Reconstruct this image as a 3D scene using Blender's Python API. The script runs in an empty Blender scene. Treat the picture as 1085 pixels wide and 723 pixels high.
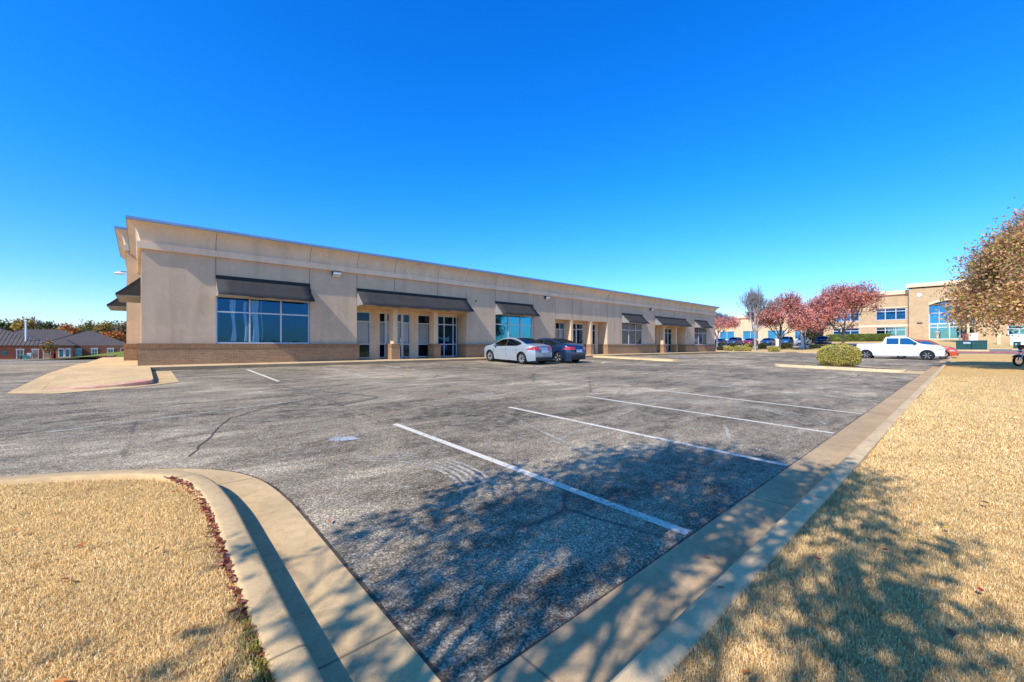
import bpy, bmesh, math, random
import numpy as np
from mathutils import Vector, Matrix
random.seed(7)
R = math.radians
sc = bpy.context.scene
col = sc.collection

# ------------------------------------------------------------------ helpers
def clamp(v, a, b): return max(a, min(b, v))

def lot_z(x, y):
    """height of the paved / natural ground; the lot climbs gently to the building"""
    yc = clamp(y, 1.45, 20.); xc = clamp(x, 0., 60.)
    z = .0305*(yc-1.45) + .0055*xc*clamp(1-(yc-1.45)/18.5, 0, 1)
    if y > 30: z -= .0195*(min(y, 140.)-30)*clamp((30-x)/30, 0, 1)
    if x > 66:
        if x < 92: z = z+(1.5-z)*(x-66)/26
        elif x < 106: z = 1.5+(x-92)/14
        else: z = 2.5
    return z

def tag(o, label=None, cat=None, group=None, kind=None):
    if label: o['label'] = label
    if cat: o['category'] = cat
    if group: o['group'] = group
    if kind: o['kind'] = kind
    return o

def empty(name, loc=(0, 0, 0), rz=0, label=None, cat=None, group=None):
    o = bpy.data.objects.new(name, None); col.objects.link(o)
    o.empty_display_size = .2
    o.location = loc; o.rotation_euler = (0, 0, rz)
    return tag(o, label, cat, group)

def copy_tree(o, parent=None):
    c = o.copy(); col.objects.link(c); c.parent = parent
    for ch in [k for k in bpy.data.objects if k.parent == o]:
        copy_tree(ch, c)
    return c

def link_mesh(name, me, m=None, parent=None, loc=None, smooth=False):
    o = bpy.data.objects.new(name, me); col.objects.link(o)
    if m: me.materials.append(m)
    if parent: o.parent = parent
    if loc: o.location = loc
    if smooth:
        me.polygons.foreach_set('use_smooth', [True]*len(me.polygons))
    return o

class MB:
    def __init__(s): s.v = []; s.f = []
    def box(s, x0, x1, y0, y1, z0, z1):
        n = len(s.v)
        s.v += [(x0,y0,z0),(x1,y0,z0),(x1,y1,z0),(x0,y1,z0),(x0,y0,z1),(x1,y0,z1),(x1,y1,z1),(x0,y1,z1)]
        s.f += [(n,n+3,n+2,n+1),(n+4,n+5,n+6,n+7),(n,n+1,n+5,n+4),(n+1,n+2,n+6,n+5),(n+2,n+3,n+7,n+6),(n+3,n,n+4,n+7)]
        return s
    def obox(s, c, sx, sy, sz, rz=0, ry=0):
        M = Matrix.Rotation(rz, 3, 'Z') @ Matrix.Rotation(ry, 3, 'Y')
        n = len(s.v)
        for p in [(-1,-1,-1),(1,-1,-1),(1,1,-1),(-1,1,-1),(-1,-1,1),(1,-1,1),(1,1,1),(-1,1,1)]:
            q = M @ Vector((p[0]*sx/2, p[1]*sy/2, p[2]*sz/2)) + Vector(c); s.v.append(tuple(q))
        s.f += [(n,n+3,n+2,n+1),(n+4,n+5,n+6,n+7),(n,n+1,n+5,n+4),(n+1,n+2,n+6,n+5),(n+2,n+3,n+7,n+6),(n+3,n,n+4,n+7)]
        return s
    def poly(s, pts):
        n = len(s.v); s.v += list(pts); s.f.append(tuple(range(n, n+len(pts)))); return s
    def prism(s, pts, axis, a, b):
        """pts: 2-D outline; extruded along axis from a to b"""
        def mk(p, t):
            if axis == 'x': return (t, p[0], p[1])
            if axis == 'y': return (p[0], t, p[1])
            return (p[0], p[1], t)
        n = len(s.v); k = len(pts)
        s.v += [mk(p, a) for p in pts] + [mk(p, b) for p in pts]
        s.f.append(tuple(range(n, n+k))[::-1]); s.f.append(tuple(range(n+k, n+2*k)))
        for i in range(k):
            j = (i+1) % k; s.f.append((n+i, n+j, n+k+j, n+k+i))
        return s
    def tube(s, pts, r, n=8, r2=None, cap=True):
        P = [Vector(p) for p in pts]; m = len(P); base = len(s.v)
        for i, p in enumerate(P):
            d = (P[min(i+1, m-1)]-P[max(i-1, 0)])
            d = d.normalized() if d.length > 1e-6 else Vector((0, 0, 1))
            up = Vector((0, 0, 1)) if abs(d.z) < .9 else Vector((1, 0, 0))
            a = d.cross(up).normalized(); b = d.cross(a)
            rr = r if r2 is None else r+(r2-r)*i/max(1, m-1)
            for k in range(n):
                t = 2*math.pi*k/n
                s.v.append(tuple(p+a*rr*math.cos(t)+b*rr*math.sin(t)))
        for i in range(m-1):
            for k in range(n):
                q = (k+1) % n
                s.f.append((base+i*n+k, base+i*n+q, base+(i+1)*n+q, base+(i+1)*n+k))
        if cap:
            s.f.append(tuple(base+k for k in range(n))[::-1]); s.f.append(tuple(base+(m-1)*n+k for k in range(n)))
        return s
    def lathe(s, prof, c, axis='z', n=20):
        """prof: (radius, height) pairs"""
        base = len(s.v); m = len(prof)
        for (r, h) in prof:
            for k in range(n):
                t = 2*math.pi*k/n; a, b = r*math.cos(t), r*math.sin(t)
                if axis == 'z': p = (c[0]+a, c[1]+b, c[2]+h)
                elif axis == 'y': p = (c[0]+a, c[1]+h, c[2]+b)
                else: p = (c[0]+h, c[1]+a, c[2]+b)
                s.v.append(p)
        for i in range(m-1):
            for k in range(n):
                q = (k+1) % n
                s.f.append((base+i*n+k, base+i*n+q, base+(i+1)*n+q, base+(i+1)*n+k))
        if prof[0][0] > 1e-4: s.f.append(tuple(base+k for k in range(n)))
        if prof[-1][0] > 1e-4: s.f.append(tuple(base+(m-1)*n+k for k in range(n)))
        return s
    def grid(s, fn, us, vs):
        base = len(s.v)
        for u in us:
            for v in vs: s.v.append(tuple(fn(u, v)))
        nv = len(vs)
        for i in range(len(us)-1):
            for j in range(nv-1):
                s.f.append((base+i*nv+j, base+(i+1)*nv+j, base+(i+1)*nv+j+1, base+i*nv+j+1))
        return s
    def build(s, name, m, parent=None, loc=None, smooth=False, bevel=0, angle=40, fix=True):
        me = bpy.data.meshes.new(name); me.from_pydata([tuple(p) for p in s.v], [], s.f)
        if fix:
            bm = bmesh.new(); bm.from_mesh(me)
            bmesh.ops.recalc_face_normals(bm, faces=bm.faces); bm.to_mesh(me); bm.free()
        o = link_mesh(name, me, m, parent, loc)
        if smooth:
            me.polygons.foreach_set('use_smooth', [True]*len(me.polygons))
            if angle: me.set_sharp_from_angle(angle=R(angle))
        if bevel:
            b = o.modifiers.new('bevel', 'BEVEL'); b.width = bevel; b.segments = 2; b.limit_method = 'ANGLE'; b.angle_limit = R(40)
        return o

# ------------------------------------------------------------------ materials
def newmat(name):
    m = bpy.data.materials.new(name); m.use_nodes = True
    nt = m.node_tree; b = nt.nodes['Principled BSDF']
    return m, nt, b

class NT:
    """short-hand for node graphs"""
    def __init__(s, nt): s.nt = nt; s.L = nt.links
    def n(s, t, **kw):
        nd = s.nt.nodes.new(t)
        for k, v in kw.items(): setattr(nd, k, v)
        return nd
    def set(s, sock, val):
        if isinstance(val, bpy.types.NodeSocket): s.L.new(val, sock)
        else: sock.default_value = val
    def coord(s, scale=(1, 1, 1), rot=(0, 0, 0), loc=(0, 0, 0)):
        tc = s.n('ShaderNodeTexCoord'); mp = s.n('ShaderNodeMapping')
        s.L.new(tc.outputs['Object'], mp.inputs['Vector'])
        mp.inputs['Scale'].default_value = scale; mp.inputs['Rotation'].default_value = rot; mp.inputs['Location'].default_value = loc
        return mp.outputs[0]
    def noise(s, vec, scale, detail=4, rough=.55, dist=0, out='Fac'):
        t = s.n('ShaderNodeTexNoise'); s.set(t.inputs['Vector'], vec)
        t.inputs['Scale'].default_value = scale; t.inputs['Detail'].default_value = detail
        t.inputs['Roughness'].default_value = rough; t.inputs['Distortion'].default_value = dist
        return t.outputs[out]
    def voro(s, vec, scale, feature='F1', out='Distance'):
        t = s.n('ShaderNodeTexVoronoi', feature=feature); s.set(t.inputs['Vector'], vec); t.inputs['Scale'].default_value = scale
        return t.outputs[out]
    def ramp(s, fac, stops, interp='LINEAR'):
        r = s.n('ShaderNodeValToRGB'); s.set(r.inputs[0], fac); r.color_ramp.interpolation = interp
        e = r.color_ramp.elements
        while len(e) < len(stops): e.new(.5)
        for k, (p, c) in enumerate(stops):
            e[k].position = p; e[k].color = (c, c, c, 1) if not hasattr(c, '__len__') else (*c[:3], 1)
        return r.outputs[0]
    def mix(s, fac, a, b, mode='MIX'):
        m = s.n('ShaderNodeMix', data_type='RGBA', blend_type=mode)
        s.set(m.inputs[0], fac)
        for sock, v in ((m.inputs[6], a), (m.inputs[7], b)):
            s.set(sock, v if isinstance(v, bpy.types.NodeSocket) else (*v[:3], 1))
        return m.outputs[2]
    def math(s, op, a, b=0., c=0.):
        m = s.n('ShaderNodeMath', operation=op); s.set(m.inputs[0], a); s.set(m.inputs[1], b); s.set(m.inputs[2], c)
        return m.outputs[0]
    def bump(s, h, strength, dist=.01):
        b = s.n('ShaderNodeBump'); b.inputs['Strength'].default_value = strength; b.inputs['Distance'].default_value = dist
        s.set(b.inputs['Height'], h); return b.outputs[0]
    def sep(s, v):
        x = s.n('ShaderNodeSeparateXYZ'); s.set(x.inputs[0], v); return x.outputs

def plain(name, c, rough=.6, metal=0., var=.12, scale=6., bump=0., spec=.4, c2=None, bscale=60., coat=0):
    m, nt, b = newmat(name); N = NT(nt)
    v = N.coord()
    f = N.noise(v, scale, 5)
    c2 = c2 or tuple(max(0, k*(1-var*2)) for k in c)
    cc = N.mix(N.ramp(f, [(.3, 0.), (.7, 1.)]), c, c2)
    N.set(b.inputs['Base Color'], cc)
    b.inputs['Roughness'].default_value = rough; b.inputs['Metallic'].default_value = metal
    b.inputs['Specular IOR Level'].default_value = spec
    b.inputs['Coat Weight'].default_value = coat; b.inputs['Coat Roughness'].default_value = .04
    if bump: N.set(b.inputs['Normal'], N.bump(N.noise(v, bscale, 4), bump, .01))
    return m

# asphalt -----------------------------------------------------------
def mat_asphalt():
    m, nt, b = newmat('weathered_asphalt'); N = NT(nt); v = N.coord()
    vs = N.coord((.35, 1.0, 1))          # weathering runs along the lanes
    big = N.noise(v, .22, 4, .55, .3)
    mid = N.noise(vs, 1.6, 6, .68, .8)
    mid2 = N.noise(v, 5.5, 6, .7, .5)
    fine = N.noise(v, 75, 3, .8)
    peb = N.voro(v, 95, out='Color'); ps = N.sep(peb)[0]
    wear = N.math('ADD', N.math('MULTIPLY', big, .45), N.math('MULTIPLY', mid, .55))
    c = N.ramp(wear, [(.39, (.125, .093, .056)), (.46, (.25, .185, .112)), (.53, (.41, .305, .188)), (.61, (.74, .56, .35))])
    c = N.mix(N.ramp(mid2, [(.42, 0.), (.68, .75)]), c, (.48, .39, .27))
    grain = N.ramp(ps, [(0, .32), (.4, .72), (.8, 1.15), (1, 1.9)])
    c = N.mix(1., c, grain, 'MULTIPLY')
    c = N.mix(1., c, N.ramp(fine, [(.3, .6), (.7, 1.35)]), 'MULTIPLY')
    # hairline alligator cracks, only here and there
    warp = N.n('ShaderNodeMix', data_type='VECTOR'); N.set(warp.inputs[0], .12); N.set(warp.inputs[4], v); N.set(warp.inputs[5], N.noise(v, 2.2, 4, out='Color'))
    cr = N.voro(warp.outputs[1], .33, 'DISTANCE_TO_EDGE')
    cm = N.ramp(cr, [(0, 1.), (.004, .7), (.012, 0.)])
    gate = N.ramp(N.noise(v, .35, 2), [(.5, 0.), (.56, 1.)])
    c = N.mix(N.math('MULTIPLY', N.math('MULTIPLY', cm, gate), .75), c, (.05, .05, .055))
    # curved tyre scuffs and dull oil spots
    oil = N.ramp(N.noise(v, .9, 3, .4, 1.5), [(.68, 0.), (.76, .35)])
    c = N.mix(oil, c, (.09, .09, .095))
    N.set(b.inputs['Base Color'], c); b.inputs['Roughness'].default_value = .92; b.inputs['Specular IOR Level'].default_value = .2
    h = N.math('ADD', N.math('MULTIPLY', ps, .6), fine)
    N.set(b.inputs['Normal'], N.bump(h, .55, .006))
    return m

def wrm(c): return (min(.97, c[0]), c[1]*.885, c[2]*.69)
def mat_concrete(name, c, joint=None, pitch=3.0, off=0., dark=.7):
    c = wrm(c)
    m, nt, b = newmat(name); N = NT(nt); v = N.coord()
    a = N.noise(v, 1.1, 6, .6, .4); f = N.noise(v, 14, 6, .7); g = N.noise(v, 160, 2, .7)
    cc = N.mix(N.ramp(a, [(.32, 0.), (.68, 1.)]), c, tuple(k*.74 for k in c))
    cc = N.mix(1., cc, N.ramp(f, [(.25, .78), (.5, 1.0), (.75, 1.1)]), 'MULTIPLY')
    cc = N.mix(1., cc, N.ramp(g, [(.3, .86), (.7, 1.12)]), 'MULTIPLY')
    st = N.ramp(N.noise(v, 3.1, 5, .68, 1.2), [(.52, 0.), (.72, .55)])
    cc = N.mix(st, cc, tuple(k*.55 for k in c))
    if joint is not None:
        ax = N.sep(v)[joint]
        t = N.math('FRACT', N.math('DIVIDE', N.math('ADD', ax, 300.+off), pitch))
        d = N.math('ABSOLUTE', N.math('SUBTRACT', t, .5))
        j = N.ramp(d, [(.4975, 0.), (.4985, 1.)])
        cc = N.mix(N.math('MULTIPLY', j, .75), cc, (.08, .065, .045))
    N.set(b.inputs['Base Color'], cc); b.inputs['Roughness'].default_value = .88; b.inputs['Specular IOR Level'].default_value = .25
    N.set(b.inputs['Normal'], N.bump(N.math('ADD', f, g), .35, .006))
    return m

def mat_stucco(name, c):
    c = wrm(c)
    m, nt, b = newmat(name); N = NT(nt); v = N.coord()
    vert = N.coord((1., 1., .12))
    a = N.noise(v, .55, 5, .6); s = N.noise(vert, 1.7, 5, .65, .4); f = N.noise(v, 38, 4, .7); w = N.noise(v, 2.4, 4, .5)
    cc = N.mix(N.ramp(a, [(.3, 0.), (.7, 1.)]), c, tuple(k*.86 for k in c))
    cc = N.mix(N.ramp(s, [(.46, 0.), (.74, .5)]), cc, tuple(k*.58 for k in c)); cc = N.mix(N.ramp(N.noise(v, 1.9, 5, .7, .8), [(.52, 0.), (.72, .3)]), cc, tuple(min(1, k*1.3) for k in c))
    cc = N.mix(1., cc, N.ramp(f, [(.3, .93), (.7, 1.06)]), 'MULTIPLY')
    N.set(b.inputs['Base Color'], cc); b.inputs['Roughness'].default_value = .93; b.inputs['Specular IOR Level'].default_value = .15
    N.set(b.inputs['Normal'], N.bump(N.math('ADD', N.math('MULTIPLY', f, .5), N.math('MULTIPLY', w, 1.6)), .35, .012))
    return m

def mat_brick(name, c1, c2, mortar, bw=.203, bh=.068, ms=.011):
    c1, c2, mortar = wrm(c1), wrm(c2), wrm(mortar)
    m, nt, b = newmat(name); N = NT(nt); v = N.coord(); o = N.sep(v)
    cv = N.n('ShaderNodeCombineXYZ'); N.set(cv.inputs[0], N.math('ADD', o[0], o[1])); N.set(cv.inputs[1], o[2])
    t = N.n('ShaderNodeTexBrick'); N.L.new(cv.outputs[0], t.inputs['Vector'])
    t.inputs['Scale'].default_value = 1; t.inputs['Brick Width'].default_value = bw; t.inputs['Row Height'].default_value = bh
    t.inputs['Mortar Size'].default_value = ms; t.inputs['Mortar Smooth'].default_value = .3; t.inputs['Bias'].default_value = 0
    t.inputs['Color1'].default_value = (*c1, 1); t.inputs['Color2'].default_value = (*c2, 1); t.inputs['Mortar'].default_value = (*mortar, 1)
    cc = N.mix(1., t.outputs['Color'], N.ramp(N.noise(v, 24, 4, .7), [(.3, .8), (.7, 1.15)]), 'MULTIPLY')
    cc = N.mix(1., cc, N.ramp(N.noise(v, .8, 4), [(.3, .88), (.7, 1.08)]), 'MULTIPLY')
    N.set(b.inputs['Base Color'], cc); b.inputs['Roughness'].default_value = .9; b.inputs['Specular IOR Level'].default_value = .2
    N.set(b.inputs['Normal'], N.bump(N.math('SUBTRACT', 1., t.outputs['Fac']), .5, .008))
    return m

def mat_glass(name, tint, see=.35, see_tint=(.12, .35, .6), rough=.02, wav=.012):
    """tinted, mirror-coated glazing: reflects, and lets a little of the room through"""
    m, nt, b = newmat(name); N = NT(nt); nt.nodes.remove(b)
    out = nt.nodes['Material Output']; v = N.coord()
    g = N.n('ShaderNodeBsdfGlossy'); g.inputs['Color'].default_value = (*tint, 1); g.inputs['Roughness'].default_value = rough
    t = N.n('ShaderNodeBsdfTransparent'); t.inputs['Color'].default_value = (*see_tint, 1)
    N.set(g.inputs['Normal'], N.bump(N.noise(v, .9, 2, .4), 1., wav))
    mx = N.n('ShaderNodeMixShader'); mx.inputs[0].default_value = see
    N.L.new(g.outputs[0], mx.inputs[1]); N.L.new(t.outputs[0], mx.inputs[2]); N.L.new(mx.outputs[0], out.inputs[0])
    return m

def mat_leaf(name, cols, rough=.6, trans=.35, clump=.9, cscale=.9):
    m, nt, b = newmat(name); N = NT(nt); out = nt.nodes['Material Output']
    g = N.n('ShaderNodeNewGeometry')
    st = [(i/(len(cols)-1) if len(cols) > 1 else 0, c) for i, c in enumerate(cols)]
    cc = N.ramp(g.outputs['Random Per Island'], st)
    v = N.coord()
    cc = N.mix(1., cc, N.ramp(N.noise(v, cscale, 3), [(.3, 1-clump*.5), (.7, 1+clump*.35)]), 'MULTIPLY')
    N.set(b.inputs['Base Color'], cc); b.inputs['Roughness'].default_value = rough; b.inputs['Specular IOR Level'].default_value = .2
    t = N.n('ShaderNodeBsdfTranslucent'); N.set(t.inputs[0], cc)
    mx = N.n('ShaderNodeMixShader'); mx.inputs[0].default_value = trans
    N.L.new(b.outputs[0], mx.inputs[1]); N.L.new(t.outputs[0], mx.inputs[2]); N.L.new(mx.outputs[0], out.inputs[0])
    return m

def mat_drygrass(name, a, bcol, c, green=0.):
    a, bcol, c = wrm(a), wrm(bcol), wrm(c)
    m, nt, b = newmat(name); N = NT(nt); v = N.coord()
    big = N.noise(v, .35, 4); mid = N.noise(v, 3.2, 6, .7, .3); fi = N.noise(N.coord((1, 1, 1)), 42, 5, .8, .6); f2 = N.noise(v, 170, 3, .8)
    cc = N.ramp(mid, [(.28, bcol), (.5, a), (.72, c)])
    cc = N.mix(N.ramp(big, [(.35, 0.), (.7, .4)]), cc, bcol)
    cc = N.mix(N.ramp(N.noise(v, 9, 5, .75, .4), [(.5, 0.), (.68, .6)]), cc, tuple(k*.6 for k in bcol))
    cc = N.mix(1., cc, N.ramp(fi, [(.28, .5), (.5, .95), (.72, 1.25)]), 'MULTIPLY')
    cc = N.mix(1., cc, N.ramp(f2, [(.3, .7), (.7, 1.2)]), 'MULTIPLY')
    if green: cc = N.mix(N.ramp(N.noise(v, .5, 3), [(.4, 0.), (.6, green)]), cc, (.12, .2, .03))
    N.set(b.inputs['Base Color'], cc); b.inputs['Roughness'].default_value = .95; b.inputs['Specular IOR Level'].default_value = .05
    N.set(b.inputs['Normal'], N.bump(N.math('ADD', fi, N.math('MULTIPLY', mid, .6)), .8, .03))
    return m

def mat_blades(name, cols):
    cols = [wrm(c) for c in cols]
    m, nt, b = newmat(name); N = NT(nt); g = N.n('ShaderNodeNewGeometry'); v = N.coord()
    cc = N.ramp(g.outputs['Random Per Island'], [(i/(len(cols)-1), c) for i, c in enumerate(cols)])
    cc = N.mix(1., cc, N.ramp(N.noise(v, 2.8, 5, .6), [(.3, .8), (.7, 1.15)]), 'MULTIPLY')
    N.set(b.inputs['Base Color'], cc); b.inputs['Roughness'].default_value = .75; b.inputs['Specular IOR Level'].default_value = .15
    up = N.n('ShaderNodeVectorMath', operation='MULTIPLY_ADD'); N.set(up.inputs[0], g.outputs['Normal']); up.inputs[1].default_value = (.3, .3, .3); up.inputs[2].default_value = (-.45, -.08, .85)
    nm = N.n('ShaderNodeVectorMath', operation='NORMALIZE'); N.set(nm.inputs[0], up.outputs[0]); N.set(b.inputs['Normal'], nm.outputs[0])
    t = N.n('ShaderNodeBsdfTranslucent'); N.set(t.inputs[0], cc); mx = N.n('ShaderNodeMixShader'); mx.inputs[0].default_value = .12
    N.L.new(b.outputs[0], mx.inputs[1]); N.L.new(t.outputs[0], mx.inputs[2]); N.L.new(mx.outputs[0], nt.nodes['Material Output'].inputs[0])
    return m

M = {}
M['asphalt'] = mat_asphalt()
M['kerb'] = mat_concrete('kerb_concrete', (.84, .65, .43), 0, 3.05, .6)
M['gutter'] = mat_concrete('gutter_concrete', (.66, .49, .32), 0, 3.05, .6)
M['kerb_left'] = mat_concrete('kerb_concrete_left', (.82, .61, .37), 1, 3.0, 1.02)
M['walk'] = mat_concrete('pavement_concrete', (.86, .63, .37), None)
M['walk_front'] = mat_concrete('pavement_front_concrete', (.84, .64, .42), 0, 1.5)
M['redkerb'] = plain('faded_red_kerb_paint', (.34, .07, .06), .8, c2=(.42, .16, .14), scale=5, bump=.2)
M['pinkkerb'] = plain('worn_pink_kerb_paint', (.66, .20, .15), .8, c2=(.85, .58, .34), scale=4.5, bump=.2)
M['stucco'] = mat_stucco('warm_grey_stucco', (.72, .58, .475))
M['stucco_light'] = mat_stucco('cream_stucco', (.86, .66, .50))
M['stucco_cornice'] = mat_stucco('cornice_stucco', (.88, .71, .585))
M['stucco_band'] = mat_stucco('cornice_band_stucco', (.97, .77, .64))
M['brick'] = mat_brick('tan_brick', (.42, .27, .18), (.30, .19, .125), (.42, .31, .22))
M['brickcap'] = mat_brick('soldier_brick', (.36, .22, .14), (.28, .17, .11), (.32, .215, .14), bw=.068, bh=.21)
M['brick_far'] = mat_brick('far_tan_brick', (.62, .46, .32), (.52, .38, .26), (.66, .55, .42), bw=.4, bh=.2, ms=.02)
M['brick_red'] = mat_brick('red_brick', (.34, .085, .05), (.24, .06, .04), (.34, .22, .17))
M['brick_pink'] = mat_brick('pale_red_brick', (.42, .15, .10), (.34, .11, .07), (.45, .28, .2))
M['metalcap'] = plain('blue_grey_metal_cap', (.30, .42, .56), .35, .5, var=.08, scale=.8)
M['joint'] = plain('joint_sealant', (.20, .155, .12), .8)
M['awning'] = plain('charcoal_awning_cloth', (.058, .054, .05), .8, var=.12, scale=2, bump=.2, bscale=9, spec=.2)
M['awning_side'] = plain('awning_side_cloth', (.30, .29, .27), .8, var=.15)
M['black'] = plain('black_trim', (.012, .012, .014), .5)
M['frame'] = plain('silver_window_frame', (.62, .64, .66), .4, .2, var=.05)
M['frame_white'] = plain('white_frame_paint', (.72, .70, .66), .5, var=.05)
M['glass_deep'] = mat_glass('deep_blue_glass', (.045, .17, .36), .62, (.62, .80, .95))
M['glass_cyan'] = mat_glass('cyan_blue_glass', (.06, .36, .56), .25, (.1, .4, .5))
M['glass_dark'] = mat_glass('dark_entry_glass', (.12, .20, .28), .82, (.90, .92, .92))
M['glass_mix'] = mat_glass('mixed_glass', (.12, .17, .30), .3, (.3, .2, .22))
M['glass_far'] = mat_glass('far_glass', (.08, .36, .70), .55, (.8, .95, 1.))
M['sky_reflection_blue'] = plain('painted_sky_reflection', (.05, .36, .72), .8, var=.2, scale=1.5)  # blue of the reflected sky, painted on the sheet behind far panes
M['glass_teal'] = mat_glass('far_teal_glass', (.12, .36, .5), .2, (.05, .15, .2))
M['blind'] = plain('closed_grey_blinds', (.90, .76, .62), .8, var=.06)
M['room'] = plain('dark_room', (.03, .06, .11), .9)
M['reflection_streak'] = plain('pale_reflection_streak', (.95, .97, .90), .8, var=.05)
M['wallpack'] = plain('bronze_lamp_housing', (.06, .045, .03), .5)
M['lens'] = plain('frosted_lamp_lens', (.78, .76, .70), .35)
M['roof'] = plain('flat_roof_membrane', (.55, .54, .5), .9)
M['white'] = plain('white_paint', (.78, .78, .76), .5, var=.03)
M['line'] = None
M['bark'] = plain('grey_bark', (.16, .13, .11), .95, var=.25, scale=9, bump=.6, bscale=20)
M['bark_pale'] = plain('pale_bark', (.42, .38, .35), .9, var=.2, scale=9, bump=.4, bscale=20)
M['twig_violet'] = plain('grey_violet_twigs', (.30, .27, .33), .9, var=.2)
M['chrome'] = plain('chrome', (.75, .75, .78), .12, 1.)
M['rubber'] = plain('tyre_rubber', (.018, .018, .019), .85, bump=.1)
M['rim'] = plain('silver_alloy', (.62, .60, .56), .35, .15, var=.05)
M['rim_dark'] = plain('grey_alloy', (.42, .40, .38), .35, .3, var=.05)
M['carglass'] = mat_glass('car_glass', (.16, .26, .34), .35, (.25, .35, .33), .01, .003)
M['tail'] = plain('red_lamp_lens', (.62, .03, .025), .15, coat=1)
M['headlamp'] = plain('clear_lamp_lens', (.6, .64, .68), .08, .3, coat=1)
M['plastic'] = plain('dark_plastic', (.03, .03, .032), .6)
M['plate'] = plain('number_plate', (.5, .55, .62), .4)
def paint(name, c, metal=.35): return plain(name, c, .28, metal, var=.03, coat=.8)

# parking line paint: worn through in places
def mat_line():
    m, nt, b = newmat('worn_white_line_paint'); N = NT(nt); v = N.coord()
    out = nt.nodes['Material Output']
    f = N.noise(v, 26, 5, .75); w = N.noise(v, 1.2, 3)
    th = N.math('ADD', N.math('MULTIPLY', f, .7), N.math('MULTIPLY', w, .3))
    a = N.ramp(th, [(.37, 0.), (.46, 1.)])
    cc = N.mix(N.ramp(N.noise(v, 90, 3, .8), [(.3, 0.), (.7, 1.)]), (.93, .82, .62), (.66, .56, .42))
    N.set(b.inputs['Base Color'], cc); b.inputs['Roughness'].default_value = .8
    t = N.n('ShaderNodeBsdfTransparent'); mx = N.n('ShaderNodeMixShader'); N.set(mx.inputs[0], a)
    N.L.new(t.outputs[0], mx.inputs[1]); N.L.new(b.outputs[0], mx.inputs[2]); N.L.new(mx.outputs[0], out.inputs[0])
    return m
M['line'] = mat_line()
def mat_wornline():
    m = M['line'].copy(); m.name = 'nearly_gone_line_paint'
    for nd in m.node_tree.nodes:
        if nd.type == 'VALTORGB' and abs(nd.color_ramp.elements[0].position-.37) < 1e-3:
            nd.color_ramp.elements[0].position = .44; nd.color_ramp.elements[1].position = .55
    return m
M['wornline'] = mat_wornline()

# ------------------------------------------------------------------ world, sun, camera
W = bpy.data.worlds.new('World'); sc.world = W; W.use_nodes = True
wn = NT(W.node_tree); bg = W.node_tree.nodes['Background']
sky = wn.n('ShaderNodeTexSky', sky_type='NISHITA')
SUN = Vector((-2.42, -.43, 2.2)).normalized()
el = math.asin(SUN.z); az = math.atan2(SUN.x, SUN.y)
sky.sun_disc = False; sky.sun_elevation = el; sky.sun_rotation = az
sky.altitude = 400; sky.air_density = 1.0; sky.dust_density = .7; sky.ozone_density = 2.0
hs = wn.n('ShaderNodeHueSaturation'); hs.inputs['Saturation'].default_value = 1.42; hs.inputs['Value'].default_value = 1.
wn.L.new(sky.outputs[0], hs.inputs['Color']); 
# sky tint: pale horizon, unseen zenith darkened to weaken blue skylight in the shade
zc = wn.sep(wn.n('ShaderNodeTexCoord').outputs['Generated'])[2]
tone = wn.ramp(zc, [(.0, (.60, .60, .74)), (.12, (.42, .64, .88)), (.35, (.21, .70, 1.02)), (.64, (.16, .70, 1.06)), (.80, (.22, .30, .42)), (1., (.20, .24, .30))])
tint = wn.n('ShaderNodeVectorMath', operation='MULTIPLY'); wn.L.new(wn.mix(1., hs.outputs[0], tone, 'MULTIPLY'), tint.inputs[0]); tint.inputs[1].default_value = (2.05, 2.05, 2.1)
wn.L.new(tint.outputs[0], bg.inputs[0])
bg.inputs[1].default_value = .15

sl = bpy.data.lights.new('sun', 'SUN'); sl.energy = 5; sl.angle = R(.4); sl.color = (1, .97, .92)
so = bpy.data.objects.new('sun', sl); col.objects.link(so)
so.rotation_euler = SUN.to_track_quat('Z', 'Y').to_euler(); so.location = (-20, -5, 30)

cam = bpy.data.cameras.new('camera'); co = bpy.data.objects.new('camera', cam); col.objects.link(co)
cam.sensor_width = 36; cam.lens = 436/1085*36; cam.shift_y = 4.5/1085
cam.clip_start = .05; cam.clip_end = 5000
co.location = (0, 0, 1.5); co.rotation_euler = (R(90), 0, R(47.87-90)); sc.camera = co

sc.view_settings.view_transform = 'Standard'; sc.view_settings.look = 'None'; sc.view_settings.exposure = 0
sc.cycles.use_denoising = True; sc.cycles.max_bounces = 6; sc.cycles.transparent_max_bounces = 10
sc.cycles.diffuse_bounces = 3; sc.cycles.glossy_bounces = 3; sc.cycles.sample_clamp_indirect = 4

# ------------------------------------------------------------------ ground sheets
def frange(a, b, s):
    n = max(1, int(round((b-a)/s))); return [a+(b-a)*i/n for i in range(n+1)]
def lines(a, b, s, extra=()):
    return sorted(set([round(q, 4) for q in frange(a, b, s)]+[round(e, 4) for e in extra if a < e < b]))
def sheet(name, xs, ys, dz, m, zf=lot_z, keep=None, smooth=True):
    mb = MB(); idx = {}
    def vi(i, j):
        if (i, j) not in idx:
            idx[(i, j)] = len(mb.v); x, y = xs[i], ys[j]; mb.v.append((x, y, zf(x, y)+(dz(x, y) if callable(dz) else dz)))
        return idx[(i, j)]
    for i in range(len(xs)-1):
        for j in range(len(ys)-1):
            if keep and not keep((xs[i]+xs[i+1])/2, (ys[j]+ys[j+1])/2): continue
            mb.f.append((vi(i, j), vi(i+1, j), vi(i+1, j+1), vi(i, j+1)))
    o = mb.build(name, m, smooth=smooth, angle=None, fix=False)
    return tag(o, kind='structure')

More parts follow.
